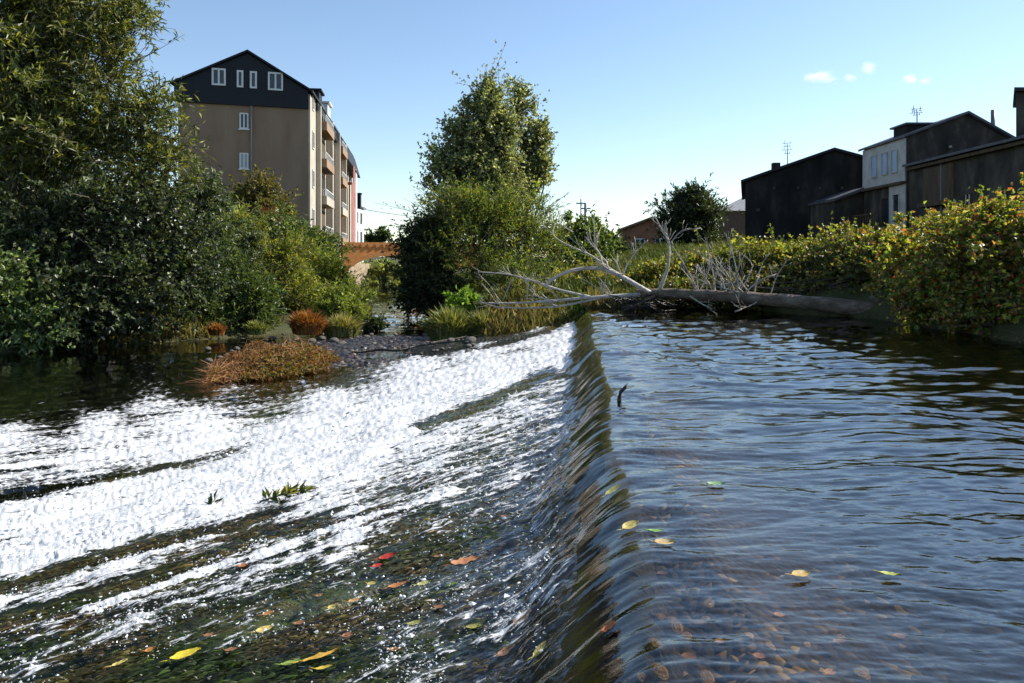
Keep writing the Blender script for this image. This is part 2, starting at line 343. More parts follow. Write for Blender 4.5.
def build_water():
    v = np.concatenate([np.linspace(1400, 560, 60)[:-1], np.linspace(560, 40, 720)[:-1], np.linspace(40, 6.6, 90)])
    d = CAMH*FPX/v
    u = np.concatenate([np.linspace(-2.6, -.74, 90)[:-1], np.linspace(-.74, .74, 900)[:-1], np.linspace(.74, 2.2, 70)])
    Uu, D = np.meshgrid(u, d); X = Uu*D; Y = D
    F, c, s = foam_mask(X, Y)
    Z = water_z(X, Y, F, c, s)
    keep = np.minimum(sdist(P_UP, X, Y), sdist(P_LOW, X, Y)) < 1.2
    Fc = grid_faces(len(d), len(u)); k = keep.ravel()[Fc].any(1); Fc = Fc[k]
    V = np.stack([X, Y, Z], -1).reshape(-1, 3)
    used = np.zeros(len(V), bool); used[Fc.ravel()] = True; idx = np.cumsum(used)-1
    depth = np.clip((Z-ground_z(X, Y)), 0, 2); sl = ss(-.1, .2, s)*(1-ss(4.2, 5, s))*(Y < 18.6); depth = depth*(1-sl)+.02*sl; film = ss(.5, 1.0, s)*(1-ss(4.2, 5, s))
    me = np_mesh('river', V[used], idx[Fc], attrs={'foam': F.ravel()[used], 'depth': depth.ravel()[used], 'film': film.ravel()[used], 'flow_across': flowq(s, Y).ravel()[used], 'flow_along': s.ravel()[used]})
    m, nt, out = newmat('river_water'); L = nt.links.new
    tc = N(nt, 'ShaderNodeTexCoord')
    n1 = N(nt, 'ShaderNodeTexNoise', Scale=34, Detail=4, Roughness=.6); L(tc.outputs['Object'], n1.inputs[0])
    b = N(nt, 'ShaderNodeBump', Strength=.05, Distance=.02); L(n1.outputs[0], b.inputs['Height'])
    ge = N(nt, 'ShaderNodeNewGeometry'); dt = N(nt, 'ShaderNodeVectorMath', operation='DOT_PRODUCT'); L(ge.outputs['Incoming'], dt.inputs[0]); L(b.outputs[0], dt.inputs[1])
    ab = N(nt, 'ShaderNodeMath', operation='ABSOLUTE'); L(dt.outputs['Value'], ab.inputs[0])
    om = N(nt, 'ShaderNodeMath', operation='SUBTRACT'); om.inputs[0].default_value = 1; L(ab.outputs[0], om.inputs[1]); om.use_clamp = True
    pw = N(nt, 'ShaderNodeMath', operation='POWER'); L(om.outputs[0], pw.inputs[0]); pw.inputs[1].default_value = 3.7
    fr = N(nt, 'ShaderNodeMath', operation='MULTIPLY_ADD'); L(pw.outputs[0], fr.inputs[0]); fr.inputs[1].default_value = .94; fr.inputs[2].default_value = .055
    fa = N(nt, 'ShaderNodeAttribute', attribute_name='film'); f1 = N(nt, 'ShaderNodeMath', operation='MULTIPLY_ADD'); L(fa.outputs['Fac'], f1.inputs[0]); f1.inputs[1].default_value = -.62; f1.inputs[2].default_value = 1
    f2 = N(nt, 'ShaderNodeMath', operation='MULTIPLY'); L(fr.outputs[0], f2.inputs[0]); L(f1.outputs[0], f2.inputs[1]); fr = f2
    gl = N(nt, 'ShaderNodeBsdfGlossy', Roughness=.035); L(b.outputs[0], gl.inputs['Normal'])
    de = N(nt, 'ShaderNodeAttribute', attribute_name='depth')
    tint = ramp(nt, de.outputs['Fac'], [(.0, (.97, .95, .92)), (.13, (.84, .76, .58)), (.30, (.24, .25, .19)), (.55, (.08, .10, .10))])
    tr = N(nt, 'ShaderNodeBsdfTransparent'); L(tint, tr.inputs[0])
    mx = N(nt, 'ShaderNodeMixShader'); L(fr.outputs[0], mx.inputs[0]); L(tr.outputs[0], mx.inputs[1]); L(gl.outputs[0], mx.inputs[2])
    fo = N(nt, 'ShaderNodeAttribute', attribute_name='foam')
    q1 = N(nt, 'ShaderNodeAttribute', attribute_name='flow_along'); q2 = N(nt, 'ShaderNodeAttribute', attribute_name='flow_across')
    mp = N(nt, 'ShaderNodeCombineXYZ'); qm = N(nt, 'ShaderNodeMath', operation='MULTIPLY'); L(q1.outputs['Fac'], qm.inputs[0]); qm.inputs[1].default_value = .42
    L(qm.outputs[0], mp.inputs[0]); L(q2.outputs['Fac'], mp.inputs[1])
    n2 = N(nt, 'ShaderNodeTexNoise', Scale=36, Detail=5, Roughness=.68); L(mp.outputs[0], n2.inputs[0])
    n3 = N(nt, 'ShaderNodeTexNoise', Scale=11, Detail=3, Roughness=.6); L(mp.outputs[0], n3.inputs[0])
    av = N(nt, 'ShaderNodeMath', operation='MULTIPLY_ADD'); L(n3.outputs[0], av.inputs[0]); av.inputs[1].default_value = .45
    am = N(nt, 'ShaderNodeMath', operation='MULTIPLY'); L(n2.outputs[0], am.inputs[0]); am.inputs[1].default_value = .55; L(am.outputs[0], av.inputs[2])
    nr = N(nt, 'ShaderNodeMapRange'); nr.inputs[1].default_value = .33; nr.inputs[2].default_value = .67; L(av.outputs[0], nr.inputs[0])
    a2 = N(nt, 'ShaderNodeMath', operation='SUBTRACT'); L(fo.outputs['Fac'], a2.inputs[0]); L(nr.outputs[0], a2.inputs[1])
    mr = N(nt, 'ShaderNodeMapRange', interpolation_type='SMOOTHSTEP'); mr.inputs[1].default_value = -.08; mr.inputs[2].default_value = .14; L(a2.outputs[0], mr.inputs[0])
    b2 = N(nt, 'ShaderNodeBump', Strength=.5, Distance=.02); n4 = N(nt, 'ShaderNodeTexNoise', Scale=27, Detail=5, Roughness=.7); L(tc.outputs['Object'], n4.inputs[0]); L(n4.outputs[0], b2.inputs['Height'])
    p = N(nt, 'ShaderNodeBsdfPrincipled', Roughness=.45); p.inputs['Base Color'].default_value = (.88, .88, .88, 1); L(b2.outputs[0], p.inputs['Normal'])
    tl = N(nt, 'ShaderNodeBsdfTranslucent'); tl.inputs[0].default_value = (.85, .87, .88, 1)
    fm = N(nt, 'ShaderNodeMixShader', Fac=.3); L(p.outputs[0], fm.inputs[1]); L(tl.outputs[0], fm.inputs[2])
    m2 = N(nt, 'ShaderNodeMixShader'); L(mr.outputs[0], m2.inputs[0]); L(mx.outputs[0], m2.inputs[1]); L(fm.outputs[0], m2.inputs[2])
    L(m2.outputs[0], out.inputs[0])
    tag(link('river', me, m), kind='structure')
    # flying drops and foam clots
    n = 620000
    vv = RNG.uniform(45, 560, n); dd = CAMH*FPX/vv*1.25; uu = RNG.uniform(-.75, .2, n)
    x = uu*dd; y = dd; f, cc, sd = foam_mask(x, y)
    pr = np.clip(f*(1.15-np.clip(cc, 0, 1))*.5*(.1+1.9*vn(sd*7, flowq(sd, y)*14, 77)**3), 0, 1)*ss(.15, .4, sd)
    ok = (RNG.random(n) < pr*.75) & (cc > .17) & (y < 9+4*(cc > .5)+4*(cc > .8)) & (y < 18.6); x, y, f, cc, sd = x[ok], y[ok], f[ok], cc[ok], sd[ok]
    z = water_z(x, y, f, cc, sd); k = len(x)
    r = (.0006+.00036*y)*RNG.lognormal(0, .6, k); r = np.minimum(r, .012)
    z = z+RNG.exponential(.014, k)*(1+2.*f*(RNG.random(k) < .3))+r*.3
    octa = np.array([(1, 0, 0), (-1, 0, 0), (0, 1, 0), (0, -1, 0), (0, 0, 1), (0, 0, -1)], float)
    of = np.array([(0, 2, 4), (2, 1, 4), (1, 3, 4), (3, 0, 4), (2, 0, 5), (1, 2, 5), (3, 1, 5), (0, 3, 5)])
    Vv = octa[None]*r[:, None, None]*RNG.uniform(.3, 1.9, (k, 6, 1))
    an = RNG.uniform(0, 6.28, k); ca, sa = np.cos(an)[:, None], np.sin(an)[:, None]
    Vv = np.stack([(Vv[..., 0]*ca-Vv[..., 1]*sa)*1.3, Vv[..., 0]*sa+Vv[..., 1]*ca, Vv[..., 2]], -1)+np.stack([x, y, z], -1)[:, None]
    Ff = (of[None]+6*np.arange(k)[:, None, None]).reshape(-1, 3)
    md, nt, out = newmat('white_drops'); L = nt.links.new
    p = N(nt, 'ShaderNodeBsdfPrincipled', Roughness=.15); p.inputs['Base Color'].default_value = (.88, .89, .9, 1)
    t = N(nt, 'ShaderNodeBsdfTransparent'); x_ = N(nt, 'ShaderNodeMixShader', Fac=.72); L(t.outputs[0], x_.inputs[1]); L(p.outputs[0], x_.inputs[2]); L(x_.outputs[0], out.inputs[0])
    tag(link('water_spray', np_mesh('water_spray', Vv.reshape(-1, 3), Ff, smooth=False), md), 'white spray and drops leaping from the foaming weir', 'spray', kind='stuff')
build_water()

def moss():
    n = 90000; vv = RNG.uniform(95, 560, n); y = CAMH*FPX/vv*1.3; x = RNG.uniform(-.72, .2, n)*y; sd = xc(y)-x
    k = (sd > .35) & (sd < 4.6) & (y < 12); x, y, sd = x[k], y[k], sd[k]
    pt = fbm(sd*1.4, flowq(sd, y)*5, 4, 140); k = (RNG.random(len(x)) < ss(.40, .62, pt)*(.35+.65*ss(.45, .9, sd))); x, y, sd, pt = x[k], y[k], sd[k], pt[k]; n = len(x)
    z = wbase(x, y)+.06*(pt-.5)+RNG.uniform(-.03, .008, n)
    dx = np.stack([-np.ones(n), RNG.normal(-.6, .18, n), -.15-.2*RNG.random(n)+.25*RNG.random(n)], -1); dx = unit(dx); L_ = RNG.uniform(.02, .075, n); wv = unit(np.cross(dx, RNG.normal(size=(n, 3))*.5+np.array([0, 0, 1.])))*(.0022+.0005*y)[:, None]
    P = np.stack([x, y, z], -1); q = np.stack([P-wv, P+wv, P+dx*L_[:, None]*.55+wv*.9+np.array([0, 0, .008]), P+dx*L_[:, None]], 1).reshape(-1, 3)
    w = np.clip(vn(x*2.3, y*5, 151)*2-.5, 0, 1)[:, None]
    col = .8*pick([(.03, .055, .008), (.05, .085, .012), (.018, .03, .006)], n, .4)*(1-w)+pick([(.06, .05, .014), (.11, .075, .022), (.03, .024, .009), (.14, .12, .03, .3)], n, .4)*w
    tag(link('moss', np_mesh('moss', q, np.arange(n*4).reshape(n, 4), smooth=False, col=np.repeat(col, 4, 0)), M['leaf']), 'wet green and brown moss trailing down the weir slope', 'moss', kind='stuff')
# ------------------------------------------------------------------ plants
def leaves_mesh(P, Dr, Nn, ln, wd, col, fold=.25):
    k = len(P); S = np.cross(Dr, Nn); S /= np.linalg.norm(S, axis=1, keepdims=True)+1e-9; Nn = np.cross(S, Dr)
    ln = ln[:, None]; wd = wd[:, None]
    v = np.stack([P, P+Dr*ln*.45+S*wd*.5+Nn*wd*fold, P+Dr*ln-Nn*ln*.12, P+Dr*ln*.45-S*wd*.5+Nn*wd*fold], 1).reshape(-1, 3)
    i = np.arange(k)[:, None]*4
    F = np.concatenate([i+np.array([[0, 1, 2]]), i+np.array([[0, 2, 3]])], 1).reshape(-1, 3)
    return np_mesh('leaves', v, F, smooth=False, col=np.repeat(col, 4, 0))
def unit(v): return v/(np.linalg.norm(v, axis=1, keepdims=True)+1e-9)
def pick(cols, k, spread=.25):
    w = np.array([c[3] if len(c) > 3 else 1 for c in cols], float); w /= w.sum()
    c = np.array([c[:3] for c in cols])[RNG.choice(len(cols), k, p=w)]
    return c*RNG.lognormal(0, spread, (k, 1))
def crown_pts(blobs, nclump, per, crad, shell=.55, gap=.36, up=.5, elong=1., lpt=10, sag=.1):
    vol = np.array([b[1][0]*b[1][2]+b[1][0]*b[1][1] for b in blobs], float); vol /= vol.sum()
    bi = RNG.choice(len(blobs), nclump, p=vol)
    d = unit(RNG.normal(size=(nclump, 3))); r = (shell+(1-shell)*RNG.random(nclump))**.7*(.72+.5*RNG.random(nclump))*np.where(RNG.random(nclump) < .06, 1.22, 1)
    c = np.array([b[0] for b in blobs])[bi]+d*r[:, None]*np.array([b[1] for b in blobs])[bi]
    g = .34*np.mean([b[1].mean() for b in blobs])
    nzv = .6*vn(c[:, 0]/g+c[:, 1]/g*.8, c[:, 2]/g, 5)+.4*vn(c[:, 0]/g*2.3-c[:, 1]/g, c[:, 2]/g*2.3, 9)
    kp = nzv > gap; c, d = c[kp], d[kp]; nclump = len(c)
    rad = crad*RNG.lognormal(0, .35, nclump)
    ax = unit(d*.75+np.array([0, 0, up])+RNG.normal(size=d.shape)*.3)
    nt = max(3, per//lpt); tot_t = nclump*nt; wgt = rad**1.5; tci = RNG.choice(nclump, tot_t, p=wgt/wgt.sum())
    td = unit(ax[tci]+RNG.normal(size=(tot_t, 3))*.55); tl = rad[tci]*elong*RNG.uniform(.9, 2.1, tot_t)
    u = unit(RNG.normal(size=(tot_t, 3)))*RNG.random((tot_t, 1))**.5
    ts = c[tci]+u*rad[tci, None]*.75-ax[tci]*rad[tci, None]*.7
    li = RNG.integers(0, tot_t, tot_t*lpt); tt = RNG.uniform(.08, 1, len(li))
    P = ts[li]+td[li]*(tl[li]*tt)[:, None]+np.array([0, 0, -1.])*(sag*tl[li]*tt**2)[:, None]
    te = ts+td*tl[:, None]; te[:, 2] -= sag*tl
    return c, tci[li], P, d, td[li], (ts, te)
def plant(name, label, cat, blobs, base, n, ln, wd, cols, clump=24, crad=.28, droop=.3, parts=('trunk', 'crown'), trunk_r=.12, limbs=10, mat='leaf', group=None, shell=.5, bark='bark', spread=.25, clumpvar=.22, gap=.38, up=.5, elong=1., lk=1., lpt=10, sag=.1):
    """blobs: (px,py,d,rx_px,ry_px)"""
    B = []; n = int(n*1.9); clump = clump*3; crad = crad*1.2
    for b in blobs:
        c = U(b[0], b[1], b[2]); k = b[2]/FPX; rx = b[3]*k; ry = b[4]*k
        B.append((np.array(c), np.array((rx, (b[5] if len(b) > 5 else 1.)*max(rx*.8, ry*.5), ry))))
    bx, by = base; bz = float(ground_z(np.array([bx]), np.array([by]))[0]); bz = max(bz, float(low(np.array([by]))[0])-.3)
    root = thing(name, label, cat, (bx, by, bz), group)
    nc = max(6, n//clump)
    c, ci, P, dd, ax, TW = crown_pts(B, nc, clump, crad, shell, gap, up, elong, lpt, sag)
    nc = len(c)
    gz = ground_z(P[:, 0], P[:, 1]); wz = wbase(P[:, 0], P[:, 1]); lim = np.maximum(gz, wz)+.03
    k = P[:, 2] > lim; P = P[k]; ci = ci[k]; ax = ax[k]; m = len(P)
    Dr = unit(RNG.normal(size=(m, 3))*.6+ax*.7+np.array([0, 0, -droop])); Nn = unit(RNG.normal(size=(m, 3))*.8+np.array([.25, .0, .8]))
    L = lk*1.2*ln*RNG.uniform(.6, 1.25, m); W = lk*1.25*wd*RNG.uniform(.7, 1.25, m)
    cc = 1.45*pick(cols, m, spread)*RNG.lognormal(0, clumpvar, (nc, 1))[ci]
    put(parts[1], leaves_mesh(P, Dr, Nn, L, W, cc), M[mat], root)
    ts, te = TW; kt = (te[:, 2] > wbase(te[:, 0], te[:, 1])+.02) & (RNG.random(len(ts)) < .5); ts, te = ts[kt], te[kt]
    sv = unit(np.cross(te-ts, np.array([.3, -1, .2])))*.006*(1+B[0][0][1]*.04)
    if len(ts) > 60: put('sprays', np_mesh('sprays', np.stack([ts-sv, ts+sv, te+sv*.3, te-sv*.3], 1).reshape(-1, 3), np.arange(len(ts)*4).reshape(-1, 4), smooth=False), M[bark], root)
    mb = MB(); b0 = Vector((bx, by, bz-.1))
    top = max(B, key=lambda q: q[0][2]); tp = Vector(top[0])
    for si in range(1):
        o = Vector((random.uniform(-.3, .3), random.uniform(-.3, .3), 0))*0
        e = tp if si == 0 else Vector(B[si % len(B)][0])
        e = e+o; q = []
        for j in range(7):
            t = j/6; q.append((b0+o).lerp(e, t)+Vector((random.uniform(-1, 1), random.uniform(-1, 1), 0))*.04*(e-b0).length*math.sin(math.pi*t))
        mb.tube(q, [trunk_r*(1-.75*j/6)+.004 for j in range(7)], 7)
        for j in range(limbs):
            t = random.uniform(.25, .95); p0 = q[int(t*6)]
            tgt = Vector(c[random.randrange(nc)]); mid = p0.lerp(tgt, .5)+Vector((random.uniform(-1, 1), random.uniform(-1, 1), random.uniform(-.2, .8)))*.12*(tgt-p0).length
            r0 = trunk_r*(1-.75*t)*.5+.006
            mb.tube([p0, mid, tgt], [r0, r0*.6, r0*.2], 5)
    mb.build(parts[0], M[bark], root)
    return root
moss()
SHR = ('stem', 'foliage')
G_DK = [(.018, .030, .010), (.03, .045, .014), (.045, .06, .02)]
G_MD = [(.04, .065, .014), (.06, .09, .02), (.09, .115, .028)]
G_YL = [(.08, .10, .018), (.12, .125, .022), (.17, .15, .03, .5)]
G_SV = [(.06, .075, .04), (.11, .125, .085), (.2, .215, .17, .5)]
G_OL = [(.06, .06, .015), (.085, .075, .02), (.12, .095, .03)]

# left bank
plant('willow_tree', 'tall willow with long narrow silvery leaves overhanging the left bank', 'tree',
      [(20, -70, 20, 120, 80), (10, 30, 20, 110, 85), (80, 20, 20, 62, 60), (105, 105, 20, 60, 60), (35, 130, 19.6, 95, 80), (150, 165, 20, 42, 44), (155, 125, 20.3, 30, 40), (132, 10, 20.5, 24, 30), (70, -60, 20.5, 60, 50)],
      (-12.6, 20.6), 46000, .2, .042, [(.035, .05, .012), (.065, .08, .018), (.14, .135, .026, .9), (.22, .23, .16, .3)], 22, .34, .2, trunk_r=.28, limbs=40, shell=.2, gap=.3, lk=.9)
plant('alder_tree', 'dark round leaved alder hanging over the shaded pool below the willow', 'tree',
      [(60, 235, 19, 75, 60), (150, 235, 19.6, 62, 62), (110, 290, 18.6, 78, 45), (180, 285, 20, 40, 50), (60, 310, 18.2, 60, 30)],
      (-10.6, 19.6), 30000, .1, .075, [(.018, .028, .010), (.03, .043, .015), (.055, .07, .03), (.14, .15, .12, .12)], 26, .26, .3, trunk_r=.14, limbs=26, shell=.25, gap=.3)
plant('riverside_bush', 'light green leafy bush at the lower left edge of the pool', 'bush',
      [(15, 300, 17.4, 45, 45), (-40, 290, 17.3, 60, 60), (40, 325, 17.2, 25, 22)], (-11.9, 17.8), 10000, .12, .06, [(.06, .09, .028), (.10, .14, .042), (.19, .22, .11, .5)], 24, .2, .3, SHR, .04, 14, shell=.3)
plant('ash_sapling', 'grey green sapling with drooping pale leaf sprays left of the apartment block', 'tree',
      [(205, 205, 26, 28, 42), (222, 250, 25.5, 30, 40)], (-10.6, 26.5), 7000, .17, .055, [(.03, .045, .02), (.06, .08, .035), (.15, .17, .12, .35)], 22, .26, .5, trunk_r=.06, limbs=14, shell=.3)
plant('river_shrub', 'deep green shrub spreading over the bank beside the brown twig heap', 'bush',
      [(225, 290, 23, 38, 42), (205, 315, 22, 28, 20), (250, 305, 22.5, 30, 25)], (-8.6, 23.2), 12000, .13, .035, [(.03, .05, .012), (.05, .08, .02), (.08, .105, .03)], 22, .22, .2, SHR, .05, 16, shell=.3)
plant('river_shrub', 'olive willow shrub in front of the beige gable wall', 'bush',
      [(270, 255, 27, 42, 42), (245, 250, 28, 34, 40), (285, 290, 26, 40, 30)], (-8.6, 27.6), 15000, .15, .034, [(.075, .10, .018), (.12, .13, .026), (.19, .175, .036, .6)], 22, .24, -.1, SHR, .05, 18, shell=.3)
plant('river_shrub', 'yellowish green willow shrub below the lit balconies', 'bush',
      [(314, 274, 29, 30, 34), (332, 293, 29.5, 22, 20), (312, 300, 28, 30, 22)], (-7.5, 29.5), 11000, .15, .034, [(.075, .105, .018), (.12, .15, .028), (.19, .19, .036, .6)], 22, .24, -.1, SHR, .05, 16, shell=.3)
plant('river_shrub', 'small pale green willow shrub behind the tan grass tuft at the waterside', 'bush',
      [(352, 302, 26, 20, 20), (338, 306, 25.5, 20, 16)], (-5.9, 26), 5000, .13, .03, [(.12, .16, .03), (.18, .2, .05)], 20, .2, -.1, SHR, .03, 10, shell=.3)
plant('river_shrub', 'little dark bush at the mouth of the far channel', 'bush', [(374, 326, 24.6, 9, 9)], (-4.4, 24.6), 1500, .1, .045, G_DK, 20, .12, .1, SHR, .02, 6)
plant('hill_shrub', 'round olive brown shrub standing before the beige gable wall', 'bush',
      [(258, 195, 47, 23, 18), (264, 210, 46.5, 24, 14)], (-15.5, 47), 6000, .22, .11, G_OL, 22, .38, .2, SHR, .08, 16)
plant('hill_shrub', 'small rust red shrub under the olive brown shrub', 'bush', [(268, 219, 44, 11, 6)], (-14, 44), 1200, .2, .1, [(.12, .045, .02), (.10, .06, .025)], 20, .25, .1, SHR, .03, 6)
plant('bank_thicket', 'green thicket filling the slope below the beige gable wall', 'bush',
      [(225, 232, 38, 36, 22), (280, 238, 38, 40, 20), (318, 248, 38, 22, 16)], (-12, 38.5), 9000, .2, .06, [(.045, .07, .016), (.075, .105, .024), (.15, .17, .07, .3)], 22, .34, .2, SHR, .06, 16)
plant('bank_thicket', 'shadowy thicket at the foot of the apartment block by the bridge', 'bush',
      [(338, 290, 62, 14, 12), (326, 272, 60, 14, 14)], (-14, 62), 3500, .25, .12, G_DK, 20, .4, .2, SHR, .06, 10)
plant('bank_thicket', 'dark thicket closing the view behind the tall left willow', 'bush',
      [(10, 230, 28, 60, 60), (70, 200, 28, 50, 60), (120, 250, 28, 50, 50), (-40, 180, 27, 60, 80), (30, 140, 28, 50, 50)], (-16, 28), 16000, .2, .08, G_DK, 22, .34, .2, SHR, .08, 16, shell=.2, gap=.2)
# bridge surroundings
plant('bank_thicket', 'sunlit yellow green thicket beneath the orange arch', 'bush', [(386, 280, 96, 16, 18), (374, 288, 94, 8, 10), (362, 272, 112, 16, 10)], (-15.8, 96), 3600, .4, .2, [(.1, .13, .03), (.16, .17, .05)], 18, .6, .2, SHR, .06, 8)
plant('cypress_tree', 'tiny dark conifer on the skyline above the bridge', 'tree', [(382, 236, 150, 4, 5), (382, 231, 150, 2, 5)], (-25.4, 150), 700, .6, .3, G_DK, 18, .5, -.3, trunk_r=.15, limbs=5)
plant('skyline_tree', 'low dark tree on the skyline beside the white house', 'tree', [(370, 240, 150, 9, 3)], (-27.7, 150), 700, .6, .3, G_DK, 18, .6, .1, trunk_r=.15, limbs=5)

# middle
PO = [(.10, .115, .052), (.155, .17, .08), (.27, .28, .18, .6)]
plant('poplar_tree', 'broader of the twin poplars, on the left, with full grey green crown', 'tree',
      [(487, 88, 44, 6, 14), (492, 100, 44, 11, 18), (478, 112, 44, 18, 20), (470, 138, 44, 30, 22), (498, 130, 44.5, 20, 30), (468, 165, 44, 36, 24), (495, 170, 44.5, 30, 34), (430, 186, 44, 5, 12), (478, 205, 44, 46, 28)],
      (-1.6, 44.5), 38000, .15, .11, PO, 20, .28, .1, trunk_r=.24, limbs=50, shell=.4, gap=.36, up=1.1, elong=1.3)
plant('poplar_tree', 'slimmer of the twin poplars, on the right, with loose airy crown', 'tree',
      [(514, 86, 47, 5, 12), (519, 98, 47, 8, 14), (528, 112, 47, 12, 18), (545, 128, 47, 6, 14), (533, 140, 47, 17, 24), (543, 165, 47, 9, 20), (532, 175, 47, 17, 24), (515, 185, 47, 28, 26)],
      (1.2, 47.5), 16000, .15, .11, PO, 16, .24, .1, trunk_r=.2, limbs=50, shell=.3, gap=.43, up=1.1, elong=1.3)
plant('willow_tree', 'wide yellow topped willow crown in front of the poplars', 'tree',
      [(470, 212, 31, 40, 22), (450, 225, 31, 22, 20), (500, 215, 31, 28, 24), (512, 238, 31.5, 42, 36), (470, 258, 30, 44, 36), (520, 280, 29, 36, 26), (540, 222, 32, 14, 30), (550, 250, 32, 14, 24)],
      (.2, 30.6), 30000, .15, .03, [(.055, .085, .018), (.09, .12, .024), (.19, .18, .032, .6)], 22, .28, -.1, trunk_r=.2, limbs=34, shell=.35, gap=.44, up=1., elong=1.4)
plant('shade_tree', 'low dark leafy tree leaning over the far channel', 'tree',
      [(425, 240, 31, 26, 28), (424, 272, 30.5, 27, 32), (440, 295, 30, 34, 22), (414, 292, 31, 12, 20)],
      (-2.3, 31.4), 15000, .16, .06, [(.016, .026, .009), (.027, .04, .012), (.045, .058, .02)], 24, .27, .3, trunk_r=.14, limbs=22, shell=.3)
plant('bank_bush', 'mid green bush right of the willow crown behind the bare branches', 'bush',
      [(582, 240, 38, 30, 22), (570, 268, 36, 28, 22), (600, 262, 37, 24, 22)], (3.4, 37.5), 10000, .2, .1, G_MD, 22, .33, .2, SHR, .08, 14, shell=.3)
plant('bank_bush', 'dark bush before the small brick house', 'bush', [(606, 248, 41, 14, 16), (632, 262, 40, 20, 10)], (5.2, 41), 5000, .2, .1, G_DK, 22, .33, .2, SHR, .08, 12, shell=.3)
plant('bank_bush', 'yellow autumn shrub under the arched dead limb', 'bush', [(597, 283, 23, 22, 12), (565, 290, 23.5, 16, 12)], (2.6, 23.4), 5200, .13, .04, [(.16, .15, .03), (.2, .16, .04), (.1, .12, .03)], 20, .2, -.1, SHR, .03, 10)
plant('bank_bush', 'low green and tan weeds beside the fallen branch tips', 'bush', [(525, 297, 22, 26, 16), (500, 305, 21.5, 18, 10), (540, 305, 21, 20, 9)], (.3, 22.2), 5200, .13, .035, [(.07, .09, .02), (.14, .12, .04), (.045, .065, .015)], 20, .19, -.1, SHR, .03, 12)
plant('fern_clump', 'bright green leafy clump on top of the pale grass tussock', 'plant', [(462, 304, 21.8, 19, 8)], (-1.4, 21.8), 900, .14, .05, [(.09, .16, .02), (.13, .2, .035)], 20, .16, -.2, SHR, .02, 8)
plant('moss_bush', 'bright green weed patch at the far end of the crest', 'plant', [(588, 305, 19.2, 16, 4)], (1.95, 19.2), 1500, .09, .03, [(.08, .13, .015), (.12, .17, .03)], 20, .1, -.3, SHR, .015, 6)
plant('round_tree', 'round dark evergreen tree left of the black barn', 'tree', [(688, 214, 43, 34, 24), (700, 222, 43, 28, 20), (676, 226, 42.5, 24, 20), (690, 198, 43, 22, 9), (690, 241, 43, 36, 11)], (10, 43.5), 11000, .22, .06, [(.015, .024, .009), (.025, .036, .013), (.045, .055, .028, .4)], 24, .33, -.3, trunk_r=.16, limbs=24, shell=.3)

# the overgrown right bank
VINE = [(.065, .09, .016), (.13, .15, .025), (.22, .20, .034), (.15, .10, .03, .35), (.16, .07, .03, .1)]
VINE_R = [(.06, .09, .015), (.12, .155, .024), (.22, .20, .032), (.19, .10, .03, .4), (.24, .055, .022, .28), (.2, .14, .07, .3)]
def hedge(label, px0, px1, top, bot, d0, d1, n, cols, nb=9, ln=.11, wd=.085):
    bl = []
    for i in range(nb):
        t = (i+.5)/nb; px = px0+(px1-px0)*t; d = d0+(d1-d0)*t; yt = np.interp(px, *zip(*top))+7; yb = np.interp(px, *zip(*bot))
        bl.append((px, (yt+yb)/2+random.uniform(-3, 3), d+random.uniform(-.3, .3), (px1-px0)/nb*.8, (yb-yt)/2*random.uniform(.82, 1.06), 1.0))
    p = U((px0+px1)/2, 262, (d0+d1)/2)
    return plant('vine_thicket', label, 'vines', bl, (p.x, p.y), n, ln, wd, cols, 16, .16, .15, SHR, .03, 30, group='vine thickets on the right bank', shell=.45, gap=.36, lk=.72)
hedge('low clipped looking stretch of yellow green vines behind the bare branches', 628, 745, [(628, 268), (690, 254), (745, 242)], [(628, 296), (745, 302)], 20.4, 19.4, 22000, VINE)
hedge('stretch of sunlit vines in front of the black barn', 735, 862, [(735, 243), (800, 238), (862, 224)], [(735, 303), (862, 312)], 19.3, 17.2, 28000, VINE)
hedge('tall leafy vines under the old stone house wall, above the log butt', 850, 945, [(850, 226), (900, 221), (945, 206)], [(850, 312), (945, 318)], 16.8, 14.8, 26000, VINE_R)
plant('vine_thicket', 'low shaded vines trailing down to the water right behind the fallen log', 'vines',
      [(690, 291, 18.3, 44, 10), (760, 292, 17.6, 44, 12), (825, 294, 16.8, 40, 13), (885, 302, 15.6, 34, 16), (860, 280, 16.4, 40, 14), (790, 280, 17.8, 40, 12), (905, 285, 15.2, 24, 22), (885, 262, 15.5, 40, 26), (850, 262, 16.6, 40, 24)],
      (6.2, 16.8), 24000, .1, .075, [(.05, .07, .014), (.08, .09, .02), (.13, .08, .03, .6), (.15, .13, .03, .5)], 16, .16, .15, SHR, .03, 30, group='vine thickets on the right bank', shell=.3, gap=.2, lk=.72)
plant('vine_bush', 'red and yellow tinged bramble bush trailing into the pool at the right edge', 'bush',
      [(985, 266, 12.2, 70, 46), (1050, 252, 11.6, 70, 56), (930, 290, 13, 40, 30), (905, 262, 14, 34, 30), (1000, 310, 11.7, 60, 28), (1005, 215, 12.2, 24, 14), (955, 232, 13, 28, 18), (1080, 300, 10.6, 60, 45)],
      (7.9, 12.2), 40000, .085, .065, VINE_R, 18, .17, .2, SHR, .03, 40, shell=.35, gap=.38, lk=.75)

